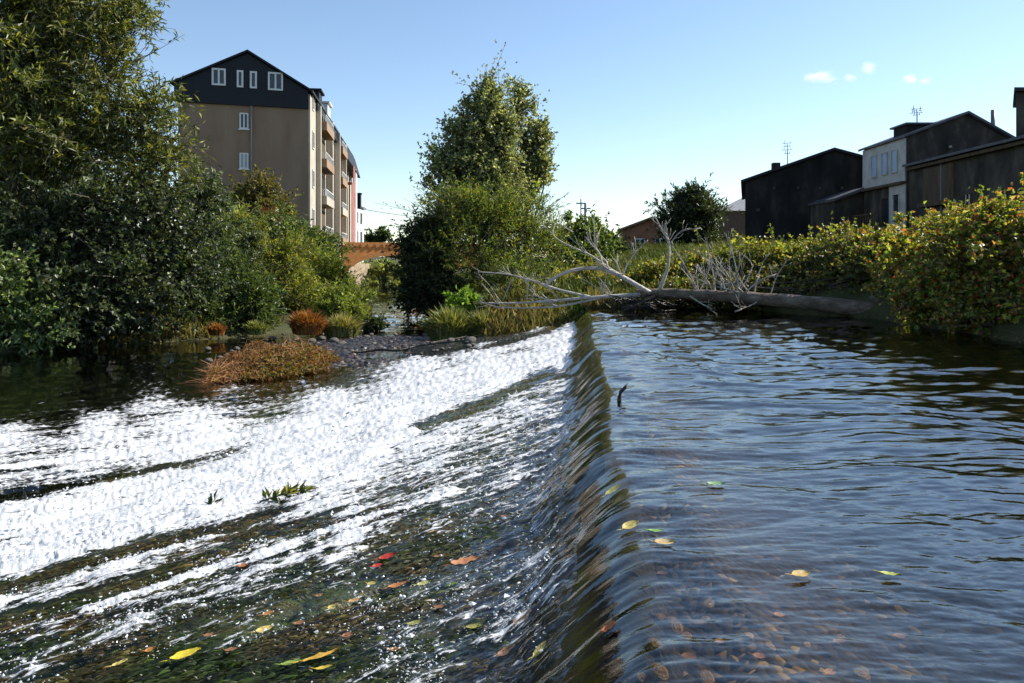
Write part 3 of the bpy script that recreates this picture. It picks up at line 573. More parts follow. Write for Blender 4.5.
# grasses
def tussock(label, px, py, d, rpx, hpx, n, cols, name='grass_tussock', lean=.5, w=.02, mat='dry'):
    c = U(px, py, d); r = rpx*d/FPX; h = hpx*d/FPX
    cz = max(float(ground_z(np.array([c.x]), np.array([c.y]))[0]), float(wbase(np.array([c.x]), np.array([c.y]))[0])-.05)
    z0 = min(c.z, cz+.2)
    root = thing(name, label, 'grass', (c.x, c.y, z0))
    a = RNG.uniform(0, 6.28, n); q = r*.6*np.sqrt(RNG.random(n)); P = np.stack([c.x+np.cos(a)*q, c.y+np.sin(a)*q*.8, np.full(n, z0)], -1)
    out = np.stack([np.cos(a), np.sin(a)*.8, np.zeros(n)], -1)*(q/r)[:, None]+RNG.normal(size=(n, 3))*.25; out[:, 2] = 0
    L = (c.z-z0+h)*(RNG.uniform(.3, 1.2, n)*(1-.35*(q/(r*.6))**2)); up = np.array([0, 0, 1.])
    m1 = P+out*lean*L[:, None]*.45+up*L[:, None]*.6; tp = P+out*lean*L[:, None]*1.3+up*L[:, None]*(.95-.4*(q/r))[:, None]
    s = unit(np.cross(out+1e-6, up+RNG.normal(size=(n, 3))*.4))*w*RNG.uniform(.6, 1.3, n)[:, None]
    v = np.stack([P-s, P+s, m1+s*.8, m1-s*.8, tp], 1).reshape(-1, 3); i = np.arange(n)[:, None]*5
    F = np.concatenate([i+[[0, 1, 2]], i+[[0, 2, 3]], i+[[3, 2, 4]]], 1).reshape(-1, 3)
    put('blades', np_mesh('blades', v, F, smooth=False, col=np.repeat(pick(cols, n), 5, 0)), M[mat], root)
    return root
RUST = [(.28, .11, .03), (.22, .085, .025), (.34, .16, .05)]
TAN = [(.34, .26, .09), (.26, .22, .07), (.4, .33, .15)]
PALE = [(.18, .19, .06), (.26, .26, .11), (.12, .14, .04)]
tussock('rust orange dried grass clump on the left gravel bank', 308, 334, 21, 24, 26, 2600, RUST)
tussock('tan and green grass tuft right of the rust orange clump', 343, 336, 21.4, 24, 24, 2600, TAN+PALE)
tussock('small yellow green grass tuft at the foot of the left shrubs', 256, 334, 21, 16, 15, 1200, PALE+[(.2, .22, .04)])
tussock('small rust brown weed tuft by the shaded pool', 217, 335, 20.6, 11, 14, 700, RUST)
tussock('big pale round grass tussock at the mouth of the far channel', 452, 343, 20.2, 34, 38, 3800, PALE, w=.028)
tussock('pale grass tussock leaning right beside the big round one', 484, 339, 20.2, 24, 30, 2400, PALE, w=.026)

def cover():
    n = 150000; y = 17.5+RNG.random(n)**1.6*34; x = RNG.uniform(-.62, .62, n)*y
    du = sdist(P_UP, x, y); dl = sdist(P_LOW, x, y); k = (np.minimum(du, dl) > .06) & (vn(x*.9, y*.9, 4) > .22); x, y = x[k], y[k]; n = len(x)
    z = ground_z(x, y); P = np.stack([x, y, z], -1)
    h = RNG.uniform(.12, .42, n)*(.5+vn(x*.6, y*.6, 9)); D = unit(RNG.normal(size=(n, 3))*.5+np.array([0, 0, 1.])); sv = unit(np.cross(D, RNG.normal(size=(n, 3))))*.014
    v = np.stack([P-sv, P+sv, P+D*h[:, None]*.6+sv*.7, P+D*h[:, None]+RNG.normal(size=(n, 3))*.05], 1).reshape(-1, 3)
    w = (np.clip(vn(x*.5, y*.5, 31)*1.6-.3, 0, 1)*np.where(x > 2.5, .3, .8))[:, None]
    col = pick([(.07, .095, .02), (.1, .125, .03), (.05, .07, .016)], n)*(1-w)+pick([(.26, .21, .08), (.17, .15, .04), (.2, .13, .05)], n)*w
    tag(link('bank_grass', np_mesh('bank_grass', v, np.arange(n*4).reshape(n, 4), smooth=False, col=np.repeat(col, 4, 0)), M['dry']), 'mixed green and straw coloured grass on the river banks', 'grass', kind='stuff')
cover()
# gravel bar with the brown twig heap
def build_bar():
    n = 240; u = np.linspace(-1, 1, n); X, Y = np.meshgrid(-4.3+4.2*u, 17.6+5.6*u)
    c = np.hypot((X+3.5)/2.5, (Y-18.0)/4.4); nz = fbm(X*.8, Y*.8, 4, 33)-.5
    Z = low(Y)+.07*(1-c*c)+.26*nz*np.exp(-.8*c*c)-.02
    c2 = np.hypot((X+1.9)/1.6, (Y-19.4)/1.6)
    Z = np.maximum(Z, low(Y)+.06*(1-c2*c2)+.2*nz-.03); Z = np.maximum(Z, low(Y)-.3)+.05*(np.abs(2*vn(X*6, Y*6, 91)-1)-.5)+.03*(vn(X*14, Y*14, 92)-.5)
    m, nt, out = newmat('gravel'); L = nt.links.new; tc = N(nt, 'ShaderNodeTexCoord')
    vo = N(nt, 'ShaderNodeTexVoronoi', Scale=9); L(tc.outputs['Object'], vo.inputs['Vector'])
    sp = N(nt, 'ShaderNodeSeparateColor'); L(vo.outputs['Color'], sp.inputs[0])
    col = ramp(nt, sp.outputs[0], [(0, (.007, .005, .003)), (.6, (.022, .014, .008)), (.9, (.055, .037, .022)), (1, (.2, .165, .12))])
    b = N(nt, 'ShaderNodeBump', Strength=1, Distance=.06); b.invert = True; L(vo.outputs['Distance'], b.inputs['Height'])
    p = N(nt, 'ShaderNodeBsdfPrincipled', Roughness=.7); L(col, p.inputs['Base Color']); p.inputs['Roughness'].default_value = .4; L(b.outputs[0], p.inputs['Normal']); L(p.outputs[0], out.inputs[0])
    tag(link('gravel_bar', np_mesh('gravel_bar', np.stack([X, Y, Z], -1).reshape(-1, 3), grid_faces(n, n)), m), kind='structure')
build_bar()
def build_heap():
    root = thing('twig_heap', 'heap of rust brown dead weeds and twigs on the gravel bar', 'dead weeds', tuple(hit(272, 378)))
    n = 2400
    px = RNG.normal(0, 1, n); a = RNG.uniform(0, 6.28, n); q = np.sqrt(RNG.random(n))
    cx, cy = -4.55, 14.6; X = cx+np.cos(a)*q*1.2*(.7+.5*vn(a*2, a*0, 3)); Y = cy+np.sin(a)*q*1.9*(.6+.8*vn(a*3, a*0+4, 3))
    hgt = .36*(1-q**2)*(.35+1.3*vn(X*2.2, Y*2.2, 5))+.03; Z = low(Y)+.05+hgt*RNG.random(n)
    D = unit(RNG.normal(size=(n, 3))*np.array([1, 1, .5])+np.array([0, 0, .35])); L = RNG.uniform(.12, .36, n)
    P = np.stack([X, Y, Z], -1); s = unit(np.cross(D, RNG.normal(size=(n, 3))))*.006
    v = np.stack([P-s, P+s, P+D*L[:, None]+np.array([0, 0, -.08])+s*.4, P+D*L[:, None]-s*.4+np.array([0, 0, -.08])], 1).reshape(-1, 3)
    F = np.arange(n*4).reshape(n, 4)
    put('twigs', np_mesh('twigs', v, F, smooth=False, col=np.repeat(pick([(.3, .13, .06), (.22, .1, .05), (.4, .22, .12), (.12, .07, .04)], n), 4, 0)), M['dry'], root)
    k = 6500; a = RNG.uniform(0, 6.28, k); q = np.sqrt(RNG.random(k)); X = cx+np.cos(a)*q*1.2*(.7+.5*vn(a*2, a*0, 3)); Y = cy+np.sin(a)*q*1.9
    Z = low(Y)+.04+(.34*(1-q**2)*(.35+1.3*vn(X*2.2, Y*2.2, 5))+.03)*RNG.random(k)**.6
    D = unit(RNG.normal(size=(k, 3))); Nn = unit(RNG.normal(size=(k, 3))+np.array([.2, 0, .8]))
    w = np.clip(.5+(X-cx)*.6+RNG.normal(0, .35, k), 0, 1)[:, None]
    col = pick([(.22, .10, .045), (.17, .075, .035), (.28, .15, .075)], k)*(1-w)+pick([(.14, .13, .03), (.2, .15, .04), (.26, .12, .04), (.07, .08, .02)], k)*w
    put('dead_leaves', leaves_mesh(np.stack([X, Y, Z], -1), D, Nn, RNG.uniform(.05, .1, k), RNG.uniform(.03, .06, k), col), M['dry'], root)
build_heap()

# ------------------------------------------------------------------ stones
def stone_mesh(seed, n=2):
    bm = bmesh.new(); bmesh.ops.create_icosphere(bm, subdivisions=n, radius=1); r = random.Random(seed)
    ph = [Vector((r.uniform(-1, 1), r.uniform(-1, 1), r.uniform(-1, 1))).normalized() for _ in range(7)]; am = [r.uniform(.1, .35) for _ in ph]
    for v in bm.verts:
        k = 1
        for p, a in zip(ph, am): k -= a*max(0, v.co.dot(p)-.45)
        v.co *= k
    for f in bm.faces: f.smooth = True
    me = bpy.data.meshes.new('stone'); bm.to_mesh(me); bm.free(); return me
ST = [stone_mesh(i) for i in range(6)]
for me in ST: me.materials.append(M['stone'])
STW = [stone_mesh(i+20) for i in range(5)]
for me in STW: me.materials.append(M['wetstone'])
def stone(px, py, size, label, group, d=None, meshes=ST, dz=0, flat=.6):
    p = hit(px, py) if d is None else U(px, py, d)
    me = random.choice(meshes)
    o = bpy.data.objects.new('stone', me); C.objects.link(o)
    o.location = (p.x, p.y, p.z+dz); o.rotation_euler = (random.uniform(-.2, .2), random.uniform(-.2, .2), random.uniform(0, 6.28))
    o.scale = (size*random.uniform(.9, 1.3), size*random.uniform(.7, 1), size*flat)
    tag(o, label, 'stone', group); return o
for px, py, s in [(302, 348, .16), (312, 343, .2), (322, 340, .15), (333, 343, .22), (341, 346, .16), (351, 341, .14), (358, 347, .12), (366, 339, .16), (381, 333, .13), (395, 336, .14), (408, 340, .12), (296, 341, .18), (372, 345, .11), (345, 352, .1), (328, 350, .11), (425, 337, .13), (434, 346, .1), (388, 326, .15), (272, 340, .17), (283, 336, .13)]:
    stone(px, py, s*random.uniform(.45, .9), 'grey river stone among the many lying along the gravel bar', 'stones on the gravel bar', dz=.05)
for i in range(60):
    px = random.uniform(205, 475); py = random.gauss(346, 7)+max(0, 330-px)*.12
    stone(px, py, random.uniform(.04, .11), 'grey river stone among the many lying along the gravel bar', 'stones on the gravel bar', dz=.04)
for px, py, s in [(520, 318, .22), (540, 314, .2), (556, 312, .24), (500, 328, .2), (470, 342, .15), (512, 326, .14)]:
    stone(px, py, s, 'dark wet rock in the row below the fallen branch tips', 'rocks at the far end of the weir', dz=.03)
for px, py, s, dz in [(672, 613, .05, -.07), (661, 606, .028, -.06), (655, 632, .03, -.06), (685, 620, .028, -.08), (704, 652, .035, -.11), (790, 657, .05, -.16), (782, 668, .04, -.15), (812, 676, .04, -.17), (748, 610, .022, -.12), (770, 618, .02, -.13), (676, 580, .022, -.06), (696, 577, .02, -.07), (860, 639, .03, -.16), (733, 636, .018, -.1), (806, 614, .016, -.14), (656, 660, .04, -.05), (642, 668, .034, -.05), (665, 676, .03, -.05), (722, 560, .018, -.09), (705, 600, .018, -.09), (881, 670, .022, -.2), (915, 655, .02, -.2), (840, 600, .02, -.18)]:
    stone(px, py, s, 'orange brown stone lying under the clear shallow water by the crest', 'submerged stones by the crest', meshes=STW, dz=dz*.7, flat=.7)

# ------------------------------------------------------------------ fallen leaves
def leaf_obj(px, py, ln, wd, col, label, rot, group='fallen leaves on the water', dz=.012, lobes=0):
    p = hit(px, py); e = .04
    zx = float(wbase(p.x+e, p.y)-wbase(p.x-e, p.y))/(2*e)
    bm = bmesh.new(); rows = 9; V = []
    for i in range(rows):
        t = i/(rows-1); w = wd*.5*math.sin(math.pi*t**.85)**.8*(1+(.35*math.sin(t*lobes*math.pi*2) if lobes else 0))+.001
        row = []
        for k in (-1, -.5, 0, .5, 1):
            row.append(bm.verts.new(((t-.5)*ln, k*w, .12*wd*abs(k)**1.5+.10*ln*(t-.45)**2+random.uniform(-1, 1)*.004*ln/.05*.3)))
        V.append(row)
    for i in range(rows-1):
        for k in range(4): f = bm.faces.new((V[i][k], V[i][k+1], V[i+1][k+1], V[i+1][k])); f.smooth = True
    bm.verts.index_update()
    me = bpy.data.meshes.new('leaf_blade'); bm.to_mesh(me); bm.free()
    m = LM.get(col)
    if m is None: m = LM[col] = surf('fallen_leaf', tuple(c*.65 for c in col), tuple(min(c*1.15, .9) for c in col), 40, .4, .3)
    o = link('fallen_leaf', me, m); o.location = (p.x, p.y, p.z+dz); o.rotation_euler = (random.uniform(-.1, .1), -math.atan(zx)*math.cos(rot), rot)
    tag(o, label, 'leaf', group)
    st = MB(); st.tube([(-ln*.5, 0, .003), (-ln*.7, .01, .004), (-ln*.85, .004, .008)], [.002, .0015, .001], 5)
    s = st.build('stalk', m, None); s.parent = o
    return o
LM = {}
YEL, YG, GRN, ORG, RED, BRN = (.5, .4, .12), (.42, .44, .08), (.2, .36, .08), (.5, .24, .08), (.36, .035, .02), (.28, .13, .06)
leaf_obj(631, 529, .085, .055, YEL, 'broad yellow leaf floating right at the lip of the weir', .5)
leaf_obj(665, 546, .085, .045, (.5, .36, .16), 'tan yellow leaf floating below the small green one near the lip', -.1)
leaf_obj(656, 534, .065, .028, GRN, 'small green leaf between the yellow leaf and the tan leaf by the lip', .0)
leaf_obj(716, 487, .095, .055, (.22, .36, .16), 'green leaf floating farthest out on the pool', .05)
leaf_obj(801, 578, .075, .04, (.46, .31, .09), 'ochre leaf floating in the shallows near a green one', .3)
leaf_obj(890, 578, .07, .036, YG, 'yellow green leaf floating farthest right beside tiny sparkles', -.4)
leaf_obj(613, 493, .1, .04, (.4, .37, .12), 'long olive leaf sliding over the lip of the weir', .6)
leaf_obj(610, 631, .05, .035, (.5, .15, .05), 'little orange leaf stuck in the dark falling water', 0, lobes=2)
leaf_obj(523, 621, .09, .06, (.5, .3, .13), 'curled orange tan leaf on the dark mossy slope near the lip', .4, lobes=2)
leaf_obj(506, 655, .07, .04, (.42, .2, .08), 'dull orange leaf on the lower edge of the mossy slope', .3)
leaf_obj(466, 568, .15, .07, (.46, .2, .09), 'big lobed orange brown leaf caught among white drops', .25, lobes=3, dz=.03)
leaf_obj(388, 562, .1, .06, RED, 'dark red leaf caught on the green moss', .5, dz=.025)
leaf_obj(378, 571, .06, .045, (.45, .05, .03), 'bright red leaf beside the dark red one', .2, dz=.025)
leaf_obj(398, 591, .1, .05, (.4, .16, .05), 'rust orange leaf on the moss below the red leaves', .4, dz=.025)
leaf_obj(424, 589, .07, .035, (.42, .42, .16), 'pale green yellow leaf right of the rust orange leaf', .3, dz=.025)
leaf_obj(355, 606, .06, .035, (.5, .28, .1), 'tan orange leaf left of the rust orange leaf', .3, dz=.025)
leaf_obj(265, 637, .08, .05, (.6, .45, .12), 'yellow curled leaf on the moss nearer the bottom left', .4, dz=.03)
leaf_obj(186, 664, .12, .075, (.65, .5, .04), 'bright yellow leaf with a pale stem at the bottom left', .5, dz=.035)
leaf_obj(320, 664, .16, .035, (.6, .35, .06), 'long narrow orange leaf at the bottom of the mossy slope', .35, dz=.03)
leaf_obj(324, 676, .07, .028, (.6, .45, .06), 'narrow yellow leaf just below the long orange one', .05, dz=.03)
leaf_obj(292, 671, .09, .035, (.25, .36, .07), 'green leaf left of the long orange one', .1, dz=.03)
leaf_obj(244, 571, .06, .04, (.4, .15, .05), 'small russet leaf at the edge of the white foam', .5, dz=.03)
for px, py in [(320, 600), (333, 612), (300, 628), (372, 588), (440, 612), (415, 628), (348, 640), (210, 640), (150, 655), (268, 618), (475, 632), (540, 655), (395, 655), (440, 560), (505, 520), (545, 505), (120, 668), (232, 655)]:
    leaf_obj(px, py, random.uniform(.04, .075), random.uniform(.025, .04), random.choice([ORG, BRN, YEL, (.4, .18, .05), (.3, .3, .08)]), 'small faded autumn leaf strewn over the dark mossy slope', random.uniform(-.5, .8), 'small leaves strewn on the mossy slope', dz=.02)
for px, py in [(700, 607), (760, 640), (720, 625), (840, 625), (690, 640), (780, 600), (662, 560), (830, 655), (900, 620)]:
    leaf_obj(px, py, random.uniform(.035, .06), random.uniform(.022, .035), random.choice([ORG, BRN, (.4, .18, .05)]), 'small brown leaf drifting just under the clear shallow water', random.uniform(-.5, .8), 'small leaves under the shallow water', dz=-.05)

# snag and drifting twigs
def snag():
    p = hit(618, 401); r = thing('snag', 'short dark stick poking out of the pool above the crest', 'stick', tuple(p))
    MB().tube([p+Vector((0, 0, -.15)), p+Vector((.012, 0, .03)), p+Vector((.02, 0, .07)), p+Vector((.055, 0, .105)), p+Vector((.075, 0, .14))], [.02, .017, .014, .014, .004], 8).build('stick', M['wetwood'], r)
snag()
def leafy_twig(px, py, label, n, L, rot, cols, up):
    p = hit(px, py)+Vector((0, 0, .04)); r = thing('leafy_twig', label, 'twig', tuple(p))
    d = Vector((math.cos(rot), math.sin(rot), up)).normalized()
    MB().tube([p-d*L*.5, p+Vector((0, 0, .02)), p+d*L*.5], [.008, .006, .002], 6).build('stem', M['bark'], r)
    t = RNG.uniform(-.35, .5, n); P = np.array(p)+np.array(d)*L*t[:, None]; P[:, 2] += .01
    D = unit(RNG.normal(size=(n, 3))+np.array(d)+np.array([0, 0, .5])); Nn = unit(RNG.normal(size=(n, 3))*.5+np.array([0, 0, 1]))
    put('leaves', leaves_mesh(P, D, Nn, RNG.uniform(.06, .11, n), RNG.uniform(.02, .035, n), pick(cols, n)), M['leaf'], r)
leafy_twig(282, 503, 'yellow green leafy twig stranded in the foam', 60, .34, .2, [(.16, .18, .03), (.22, .2, .04), (.06, .09, .02)], .15)
leafy_twig(211, 514, 'dark twig tip with a few leaves standing out of the foam', 9, .16, 1.2, [(.02, .035, .012)], 1.2)

# ------------------------------------------------------------------ fallen dead tree
def bez(pts, n=5):
    P = [Vector(p) for p in pts]; out = []
    for i in range(len(P)-1):
        a, b, c, d = P[max(i-1, 0)], P[i], P[i+1], P[min(i+2, len(P)-1)]
        for k in range(n):
            t = k/n; out.append(.5*((2*b)+(-a+c)*t+(2*a-5*b+4*c-d)*t*t+(-a+3*b-3*c+d)*t**3))
    out.append(P[-1]); return out
def dead_tree():
    base = U(900, 316, 14.9); root = thing('fallen_tree', 'bleached fallen dead tree with bare branches lying along the far bank', 'dead tree', tuple(base))
    tr = bez([U(905, 318, 14.6), U(880, 312, 14.9), U(830, 305, 15.4), U(760, 299, 16.0), U(700, 295, 16.6), U(648, 293, 17.2), U(636, 294, 17.3)], 6)
    n = len(tr); rad = [(.205-.115*(i/(n-1))**.7) for i in range(n)]
    rad = [r*(1+.05*math.sin(i*1.7)) for i, r in enumerate(rad)]
    MB().tube(tr, rad, 14).build('trunk', M['deadbark'], root)
    stub = MB(); stub.tube([U(890, 310, 14.8), U(870, 296, 14.9)], [.09, .04], 8); stub.build('broken_stub', M['deadbark'], root)
    def limb(path, r0, r1=.008, dj=.0, twigs=3, tl=.5, mat='deadwood', d0=17.0):
        r0 *= .7; P = [U(x, y, d0+dj*i+(q[0] if q else 0)) for i, (x, y, *q) in enumerate(path)]
        Q = bez(P, 4); k = len(Q); mb = MB()
        mb.tube(Q, [r0+(r1-r0)*(i/(k-1))**.8 for i in range(k)], 7)
        for _ in range(twigs*2):
            i = random.randint(int(k*.25), k-2); dr = (Q[i+1]-Q[i-1]).normalized()
            v = (dr+Vector((random.uniform(-1, 1), random.uniform(-1, 1), random.uniform(-.3, 1.1)))*.9).normalized(); l = tl*random.uniform(.5, 1.3)
            r = (r0+(r1-r0)*(i/(k-1))**.8)*.55
            e = Q[i]+v*l; m_ = Q[i].lerp(e, .5)+Vector((random.uniform(-1, 1), 0, random.uniform(-1, 1)))*.12*l
            mb.tube([Q[i], m_, e], [r, r*.7, .004], 5)
            if l > .25:
                v2 = (v+Vector((random.uniform(-1, 1), random.uniform(-1, 1), random.uniform(-.2, 1)))*.8).normalized()
                mb.tube([m_, m_+v2*l*.5], [r*.5, .003], 4)
        mb.build('branch', M[mat], root)
    limb([(650, 293), (622, 277), (603, 269), (580, 269), (560, 275), (545, 285)], .085, .03, .02, 2, .4)
    limb([(640, 295), (600, 297), (560, 300), (520, 303), (478, 303)], .08, .015, -.02, 4, .5)
    limb([(590, 297), (560, 290), (530, 280), (505, 274), (478, 272)], .05, .01, .05, 5, .4)
    limb([(605, 297), (560, 306), (520, 308), (490, 306)], .05, .01, -.06, 3, .4)
    limb([(647, 291), (630, 280), (612, 270), (590, 255), (572, 247), (556, 238), (553, 230)], .055, .01, .04, 4, .5)
    limb([(603, 269), (600, 255), (595, 245), (594, 225), (592, 218)], .04, .007, .03, 5, .45)
    limb([(622, 277), (628, 263), (638, 250), (648, 240)], .03, .006, .05, 3, .4)
    limb([(659, 291), (667, 270), (669, 250), (667, 236), (661, 228), (656, 218)], .07, .01, .03, 6, .28)
    limb([(668, 240), (664, 230), (671, 218)], .03, .005, .03, 3, .25)
    limb([(669, 245), (680, 232), (690, 228)], .025, .005, -.05, 3, .4)
    limb([(698, 292), (690, 275), (680, 258), (672, 246)], .04, .008, -.04, 3, .4)
    limb([(700, 291), (708, 272), (709, 255), (706, 245)], .03, .005, .05, 3, .4)
    limb([(738, 294), (737, 275), (733, 255), (729, 237)], .035, .006, -.02, 3, .4, d0=16.2)
    limb([(745, 294), (735, 285), (722, 272), (712, 262)], .03, .005, -.05, 4, .4, d0=16.2)
    limb([(745, 293), (755, 284), (765, 278), (772, 275)], .03, .006, -.1, 3, .35, d0=16.2)
    limb([(740, 290), (748, 278), (752, 265), (745, 256)], .025, .005, .05, 2, .4, d0=16.2)
    limb([(750, 296), (730, 290), (710, 285), (700, 280)], .03, .006, -.1, 3, .4, d0=16.2)
    limb([(735, 282), (722, 284), (715, 275), (726, 262)], .02, .004, -.05, 3, .35, d0=16.2)
    limb([(655, 296), (640, 303), (630, 309)], .05, .02, -.1, 3, .3, 'deadbark')
    limb([(760, 300), (750, 306), (735, 311)], .03, .008, -.2, 3, .3, d0=16.)
    limb([(690, 296), (702, 304), (712, 309)], .03, .008, -.2, 3, .3, d0=16.6)
    for i in range(16):
        x0 = random.uniform(685, 772); y0 = 296-(x0-690)*-.03; sp = random.uniform(-28, 22); hh = random.uniform(18, 44)
        limb([(x0, y0), (x0+sp*.35, y0-hh*.5), (x0+sp*.8, y0-hh*.85), (x0+sp, y0-hh)], random.uniform(.018, .032), .004, random.uniform(-.08, .08), 2, .28, d0=16.7-(x0-690)*.009)
    for i in range(9):
        x0 = random.uniform(490, 640); y0 = 299; sp = random.uniform(-30, 10); hh = random.uniform(8, 26)
        limb([(x0, y0), (x0+sp*.4, y0-hh*.5), (x0+sp, y0-hh)], random.uniform(.014, .022), .004, random.uniform(-.08, .08), 2, .25, d0=17.)
    limb([(573, 232), (562, 225), (560, 218)], .02, .004, 0, 2, .3, d0=17.2)
dead_tree()
def debris():
    p = U(640, 306, 17.3); r = thing('drift_heap', 'dark heap of drifted sticks wedged under the fallen tree', 'driftwood', tuple(p))
    mb = MB()
    for i in range(70):
        a = p+Vector((random.gauss(0, .35), random.gauss(0, .3), random.uniform(-.08, .22))); d = Vector((random.uniform(-1, 1), random.uniform(-.6, .6), random.uniform(-.4, .5)))*.3
        mb.tube([a-d, a+Vector((0, 0, random.uniform(-.03, .03))), a+d], [.012, .016, .006], 5)
    mb.build('sticks', M['wetwood'], r)
debris()
for lab, a, b, r0 in (('thin wet log lying across the foot of the white water, lower of two', (352, 357), (470, 344), .032), ('thin wet log lying across the foot of the white water, upper of two', (430, 347), (545, 325), .03)):
    p, q = hit(*a), hit(*b); z = Vector((0, 0, .09))
    o = thing('drift_log', lab, 'log', tuple(p)); MB().tube(bez([p+z]+[p.lerp(q, k_)+z+Vector((random.uniform(-.12, .12), random.uniform(-.25, .25), random.uniform(-.05, .05))) for k_ in (.2, .4, .6, .8)]+[q+z], 4), [r0*(1-.03*i)*random.uniform(.75, 1.2) for i in range(21)], 8).build('log', M['wetwood'], o)

# ------------------------------------------------------------------ buildings
def window(F, root, a0, a1, z0, z1, frame='white', pane='glass', mull=1, fw=.07, name='window', n0=0.0, sill=True, label=None):
    mb = MB(); w = fw
    F.box(mb, a0, a1, z1-w, z1, n0+.004, n0+.08); F.box(mb, a0, a1, z0, z0+w, n0+.004, n0+.08)
    F.box(mb, a0, a0+w, z0+w, z1-w, n0+.004, n0+.08); F.box(mb, a1-w, a1, z0+w, z1-w, n0+.004, n0+.08)
    for i in range(mull):
        c = a0+(a1-a0)*(i+1)/(mull+1); F.box(mb, c-w*.5, c+w*.5, z0+w, z1-w, n0+.004, n0+.07)
    o = mb.build(name, M[frame], root)
    g = MB(); F.box(g, a0+w*.8, a1-w*.8, z0+w*.8, z1-w*.8, n0+.006, n0+.03); put('pane', g.mesh('pane'), M[pane], o)
    if sill:
        s = MB(); F.box(s, a0-.08, a1+.08, z0-.09, z0-.004, n0+.004, n0+.14); put('sill', s.mesh('sill'), M[frame], o)
    return o
def apartment():
    L0 = U(178, 0, 56.4); Rc = U(308, 0, 59.0)
    G = Fac((L0.x, L0.y), (Rc.x, Rc.y))
    sd = Vector((-.121, 1, 0)).normalized(); Bc = Vector((Rc.x, Rc.y, 0))+sd*37; S = Fac((Rc.x, Rc.y), (Bc.x, Bc.y))
    root = thing('apartment_block', 'four storey beige apartment block with black slate gable', 'building', (Rc.x, Rc.y, -1.5))
    Lb = Vector((L0.x, L0.y, 0))+sd*37
    foot = [Vector((L0.x, L0.y, -1.5)), Vector((Rc.x, Rc.y, -1.5)), Vector((Bc.x, Bc.y, -1.5)), Vector((Lb.x, Lb.y, -1.5))]
    mb = MB()                                        # gable wall as its own slab, the rest behind it
    mb.hexa(foot, [p+Vector((0, 0, 15.4)) for p in foot]); 
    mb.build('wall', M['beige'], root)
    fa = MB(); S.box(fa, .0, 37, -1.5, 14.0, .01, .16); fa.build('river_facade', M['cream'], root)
    ridge_a = G.L*.525; zE, zA, zB = 14.2, 16.75, 12.85
    cl = MB(); cl.prism([G.at(-.25, zB, .18), G.at(G.L+.02, zB, .18), G.at(G.L+.02, zE, .18), G.at(ridge_a, zA, .18), G.at(-.25, zE, .18)], -G.n*.17-sd*0)
    cl.build('gable_cladding', M['slate'], root)
    rf = MB(); back = sd*37.4
    for a_e, s_ in ((-.5, 1), (G.L+.35, -1)):
        p = [G.at(a_e, zE-.12, .4), G.at(ridge_a, zA+.08, .4)]
        q = [p[0]+Vector((0, 0, .16)), p[1]+Vector((0, 0, .16))]
        rf.prism([p[0], p[1], q[1], q[0]], back)
    # steep slate skirt on the river side
    st = S.at(16, 0); rf2 = MB()
    rf2.hexa([S.at(11, 13.2, .35), S.at(37.2, 11.6, 1.2), S.at(37.2, 11.6, .17), S.at(11, 13.2, .17)], [S.at(11, 14.0, .3), S.at(37.2, 14.0, .5), S.at(37.2, 14.0, .17), S.at(11, 14.0, .17)]); S.box(rf2, 3, 10.9, 13.4, 14.0, .17, .35)
    rf.build('roof', M['slate'], root); rf2.build('slate_skirt', M['slate'], root)
    inn = MB(); inn.prism([G.at(.1, zE-.25, -.2), G.at(G.L-.1, zE-.25, -.2), G.at(ridge_a, zA-.1, -.2)], sd*36.5); inn.build('attic_gable', M['slate'], root)
    for x0, x1, y0, y1, mu in ((212, 226, 69, 86, 1), (237, 243.5, 71, 88, 0), (250, 257, 72, 89, 0), (268, 283, 73, 91, 1)):
        window(G, root, G.a_of(x0), G.a_of(x1), G.z_of((x0+x1)/2, y1), G.z_of((x0+x1)/2, y0), mull=mu, n0=.18, fw=.13, sill=False)
    for y0, y1, pn in ((113, 129, 'glass'), (153, 169, 'blind')):
        window(G, root, G.a_of(239.5), G.a_of(248.5), G.z_of(244, y1), G.z_of(244, y0), pane=pn, mull=1, fw=.1)
    pp = MB(); a = G.a_of(251.5); pp.tube([G.at(a, 0, .1), G.at(a, 12.98, .1)], .07, 8); pp.build('drainpipe', M['pipe'], root)
    # river side: corner windows, dark flat panels standing in for shaded loggia recesses, balconies
    for k in range(4):
        z = 3.0+3.05*k
        window(S, root, 1.1, 2.0, z+.9, z+2.3, mull=0, n0=.16, fw=.08, sill=False)
        for a0, a1 in ((4.0, 9.6), (17.5, 22.5)):
            rec = MB(); S.box(rec, a0+.2, a1-.2, z+.05, z+2.55, .162, .19); rec.build('loggia_recess_panel', M['glass'] if k % 2 else M['timber'], root)
            b = MB(); S.box(b, a0, a1, z-.2, z, .165, .95); S.box(b, a0, a1, z, z+.5, .83, .95); S.box(b, a0, a0+.12, z, z+.5, .17, .82)
            bo = b.build('balcony', M['beige'] if k != 1 else M['cream'], root)
            r = MB()
            S.box(r, a0, a1, z+1.0, z+1.05, .86, .91)
            for i in range(int((a1-a0)/.3)+1): S.box(r, a0+i*.3, a0+i*.3+.04, z+.5, z+1.0, .87, .90)
            for i in range(5): S.box(r, a0+.02, a0+.06, z+.5, z+1.0, .2+.15*i, .24+.15*i)
            S.box(r, a0, a0+.06, z+1.0, z+1.05, .18, .85)
            put('railing', r.mesh('railing'), M['white'], bo)
        for a0 in (11.3, 14.2, 25, 28):
            window(S, root, a0, a0+1.1, z+.8, z+2.2, mull=1, n0=.16, fw=.09, sill=False)
